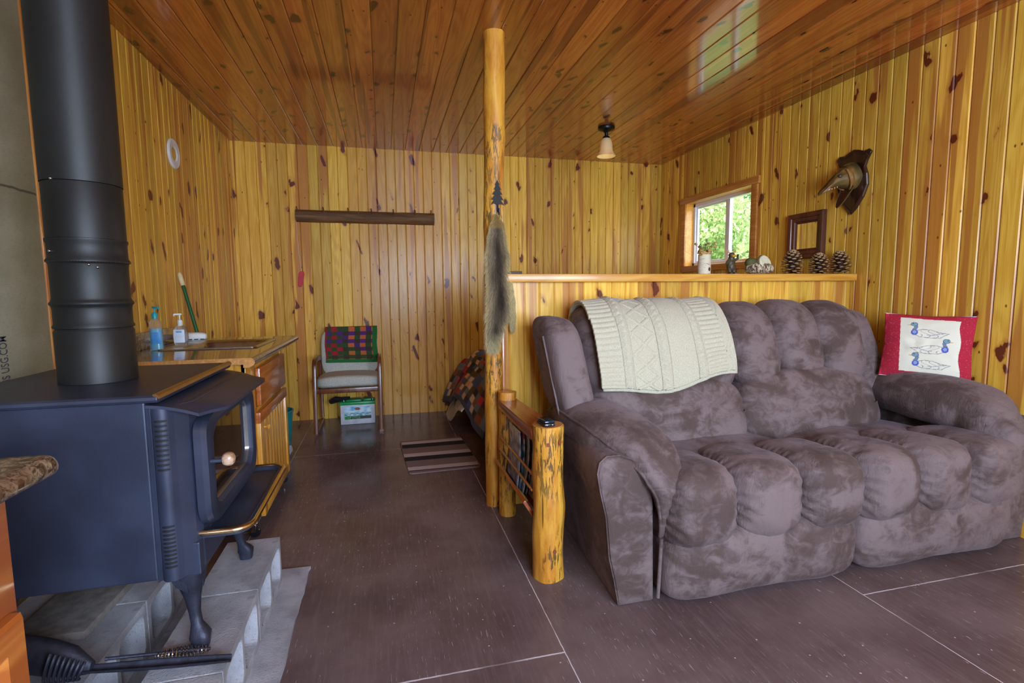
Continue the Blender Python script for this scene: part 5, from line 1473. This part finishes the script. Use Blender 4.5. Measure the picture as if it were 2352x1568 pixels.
# ------------------------------------------------------------------ light
W = bpy.data.worlds.new('World'); scene.world = W; W.use_nodes = True; nt = W.node_tree; nt.nodes.clear()
bgn = nt.nodes.new('ShaderNodeBackground'); wo = nt.nodes.new('ShaderNodeOutputWorld'); nt.links.new(bgn.outputs[0], wo.inputs[0])
sky = nt.nodes.new('ShaderNodeTexSky'); sky.sky_type = 'NISHITA'; sky.sun_disc = False; sky.sun_elevation = math.radians(38); sky.sun_rotation = math.radians(60); sky.air_density = 1.; sky.dust_density = 2.5
mixn = nt.nodes.new('ShaderNodeMix'); mixn.data_type = 'RGBA'; mixn.inputs[0].default_value = .6
sc_ = nt.nodes.new('ShaderNodeVectorMath'); sc_.operation = 'SCALE'; sc_.inputs[3].default_value = .28; nt.links.new(sky.outputs[0], sc_.inputs[0])
nt.links.new(sc_.outputs[0], mixn.inputs[6]); mixn.inputs[7].default_value = (.86,.94,1.,1); nt.links.new(mixn.outputs[2], bgn.inputs[0]); bgn.inputs[1].default_value = WORLD_S
def area(name, loc, rot, sx, sy, e, col):
    l = bpy.data.lights.new(name, 'AREA'); l.shape = 'RECTANGLE'; l.size = sx; l.size_y = sy; l.energy = e; l.color = col
    o = bpy.data.objects.new(name, l); COL.objects.link(o); o.location = loc; o.rotation_euler = rot; return o
area('daylight_rear_window', ((RW[0]+RW[1])/2, YR-.22, (RW[2]+RW[3])/2), (pi/2, 0, 0), RW[1]-RW[0], RW[3]-RW[2], E_REAR, (.60,.76,1.))
sn = bpy.data.lights.new('sun', 'SUN'); sn.energy = E_SUN; sn.angle = .02; sn.color = (1,.95,.85); so = bpy.data.objects.new('sun', sn); COL.objects.link(so)
so.rotation_euler = (V((.55, .35, -.8))).to_track_quat('-Z', 'Y').to_euler()
pt = bpy.data.lights.new('lamp_glow', 'POINT'); pt.energy = E_LAMP; pt.color = (1,.72,.38); pt.shadow_soft_size = .03
po = bpy.data.objects.new('lamp_glow', pt); COL.objects.link(po); po.location = (1.818, 4.02, ZC-.225)

# ------------------------------------------------------------------ camera
yaw, pitch, roll, f = .2449, .0986, -.0088, 1173.6
cy_, sy_, cp, sp_ = cos(yaw), sin(yaw), cos(pitch), sin(pitch)
fw_ = V((sy_*cp, cy_*cp, -sp_)); r_ = V((cy_, -sy_, 0)); u_ = r_.cross(fw_)
rr_ = r_*cos(roll)+u_*sin(roll); uu_ = u_*cos(roll)-r_*sin(roll)
cam = bpy.data.cameras.new('camera'); cam.sensor_width = 36; cam.lens = 36*f/2352; cam.clip_start = .02; cam.clip_end = 100
co = bpy.data.objects.new('camera', cam); COL.objects.link(co)
Mc = Matrix((rr_, uu_, -fw_)).transposed().to_4x4(); Mc.translation = V((0, 0, 1.2)); co.matrix_world = Mc
scene.camera = co
vs = scene.view_settings; vs.view_transform = 'Standard'; vs.look = 'None'; vs.exposure = EXPO; vs.gamma = 1; vs.use_curve_mapping = False
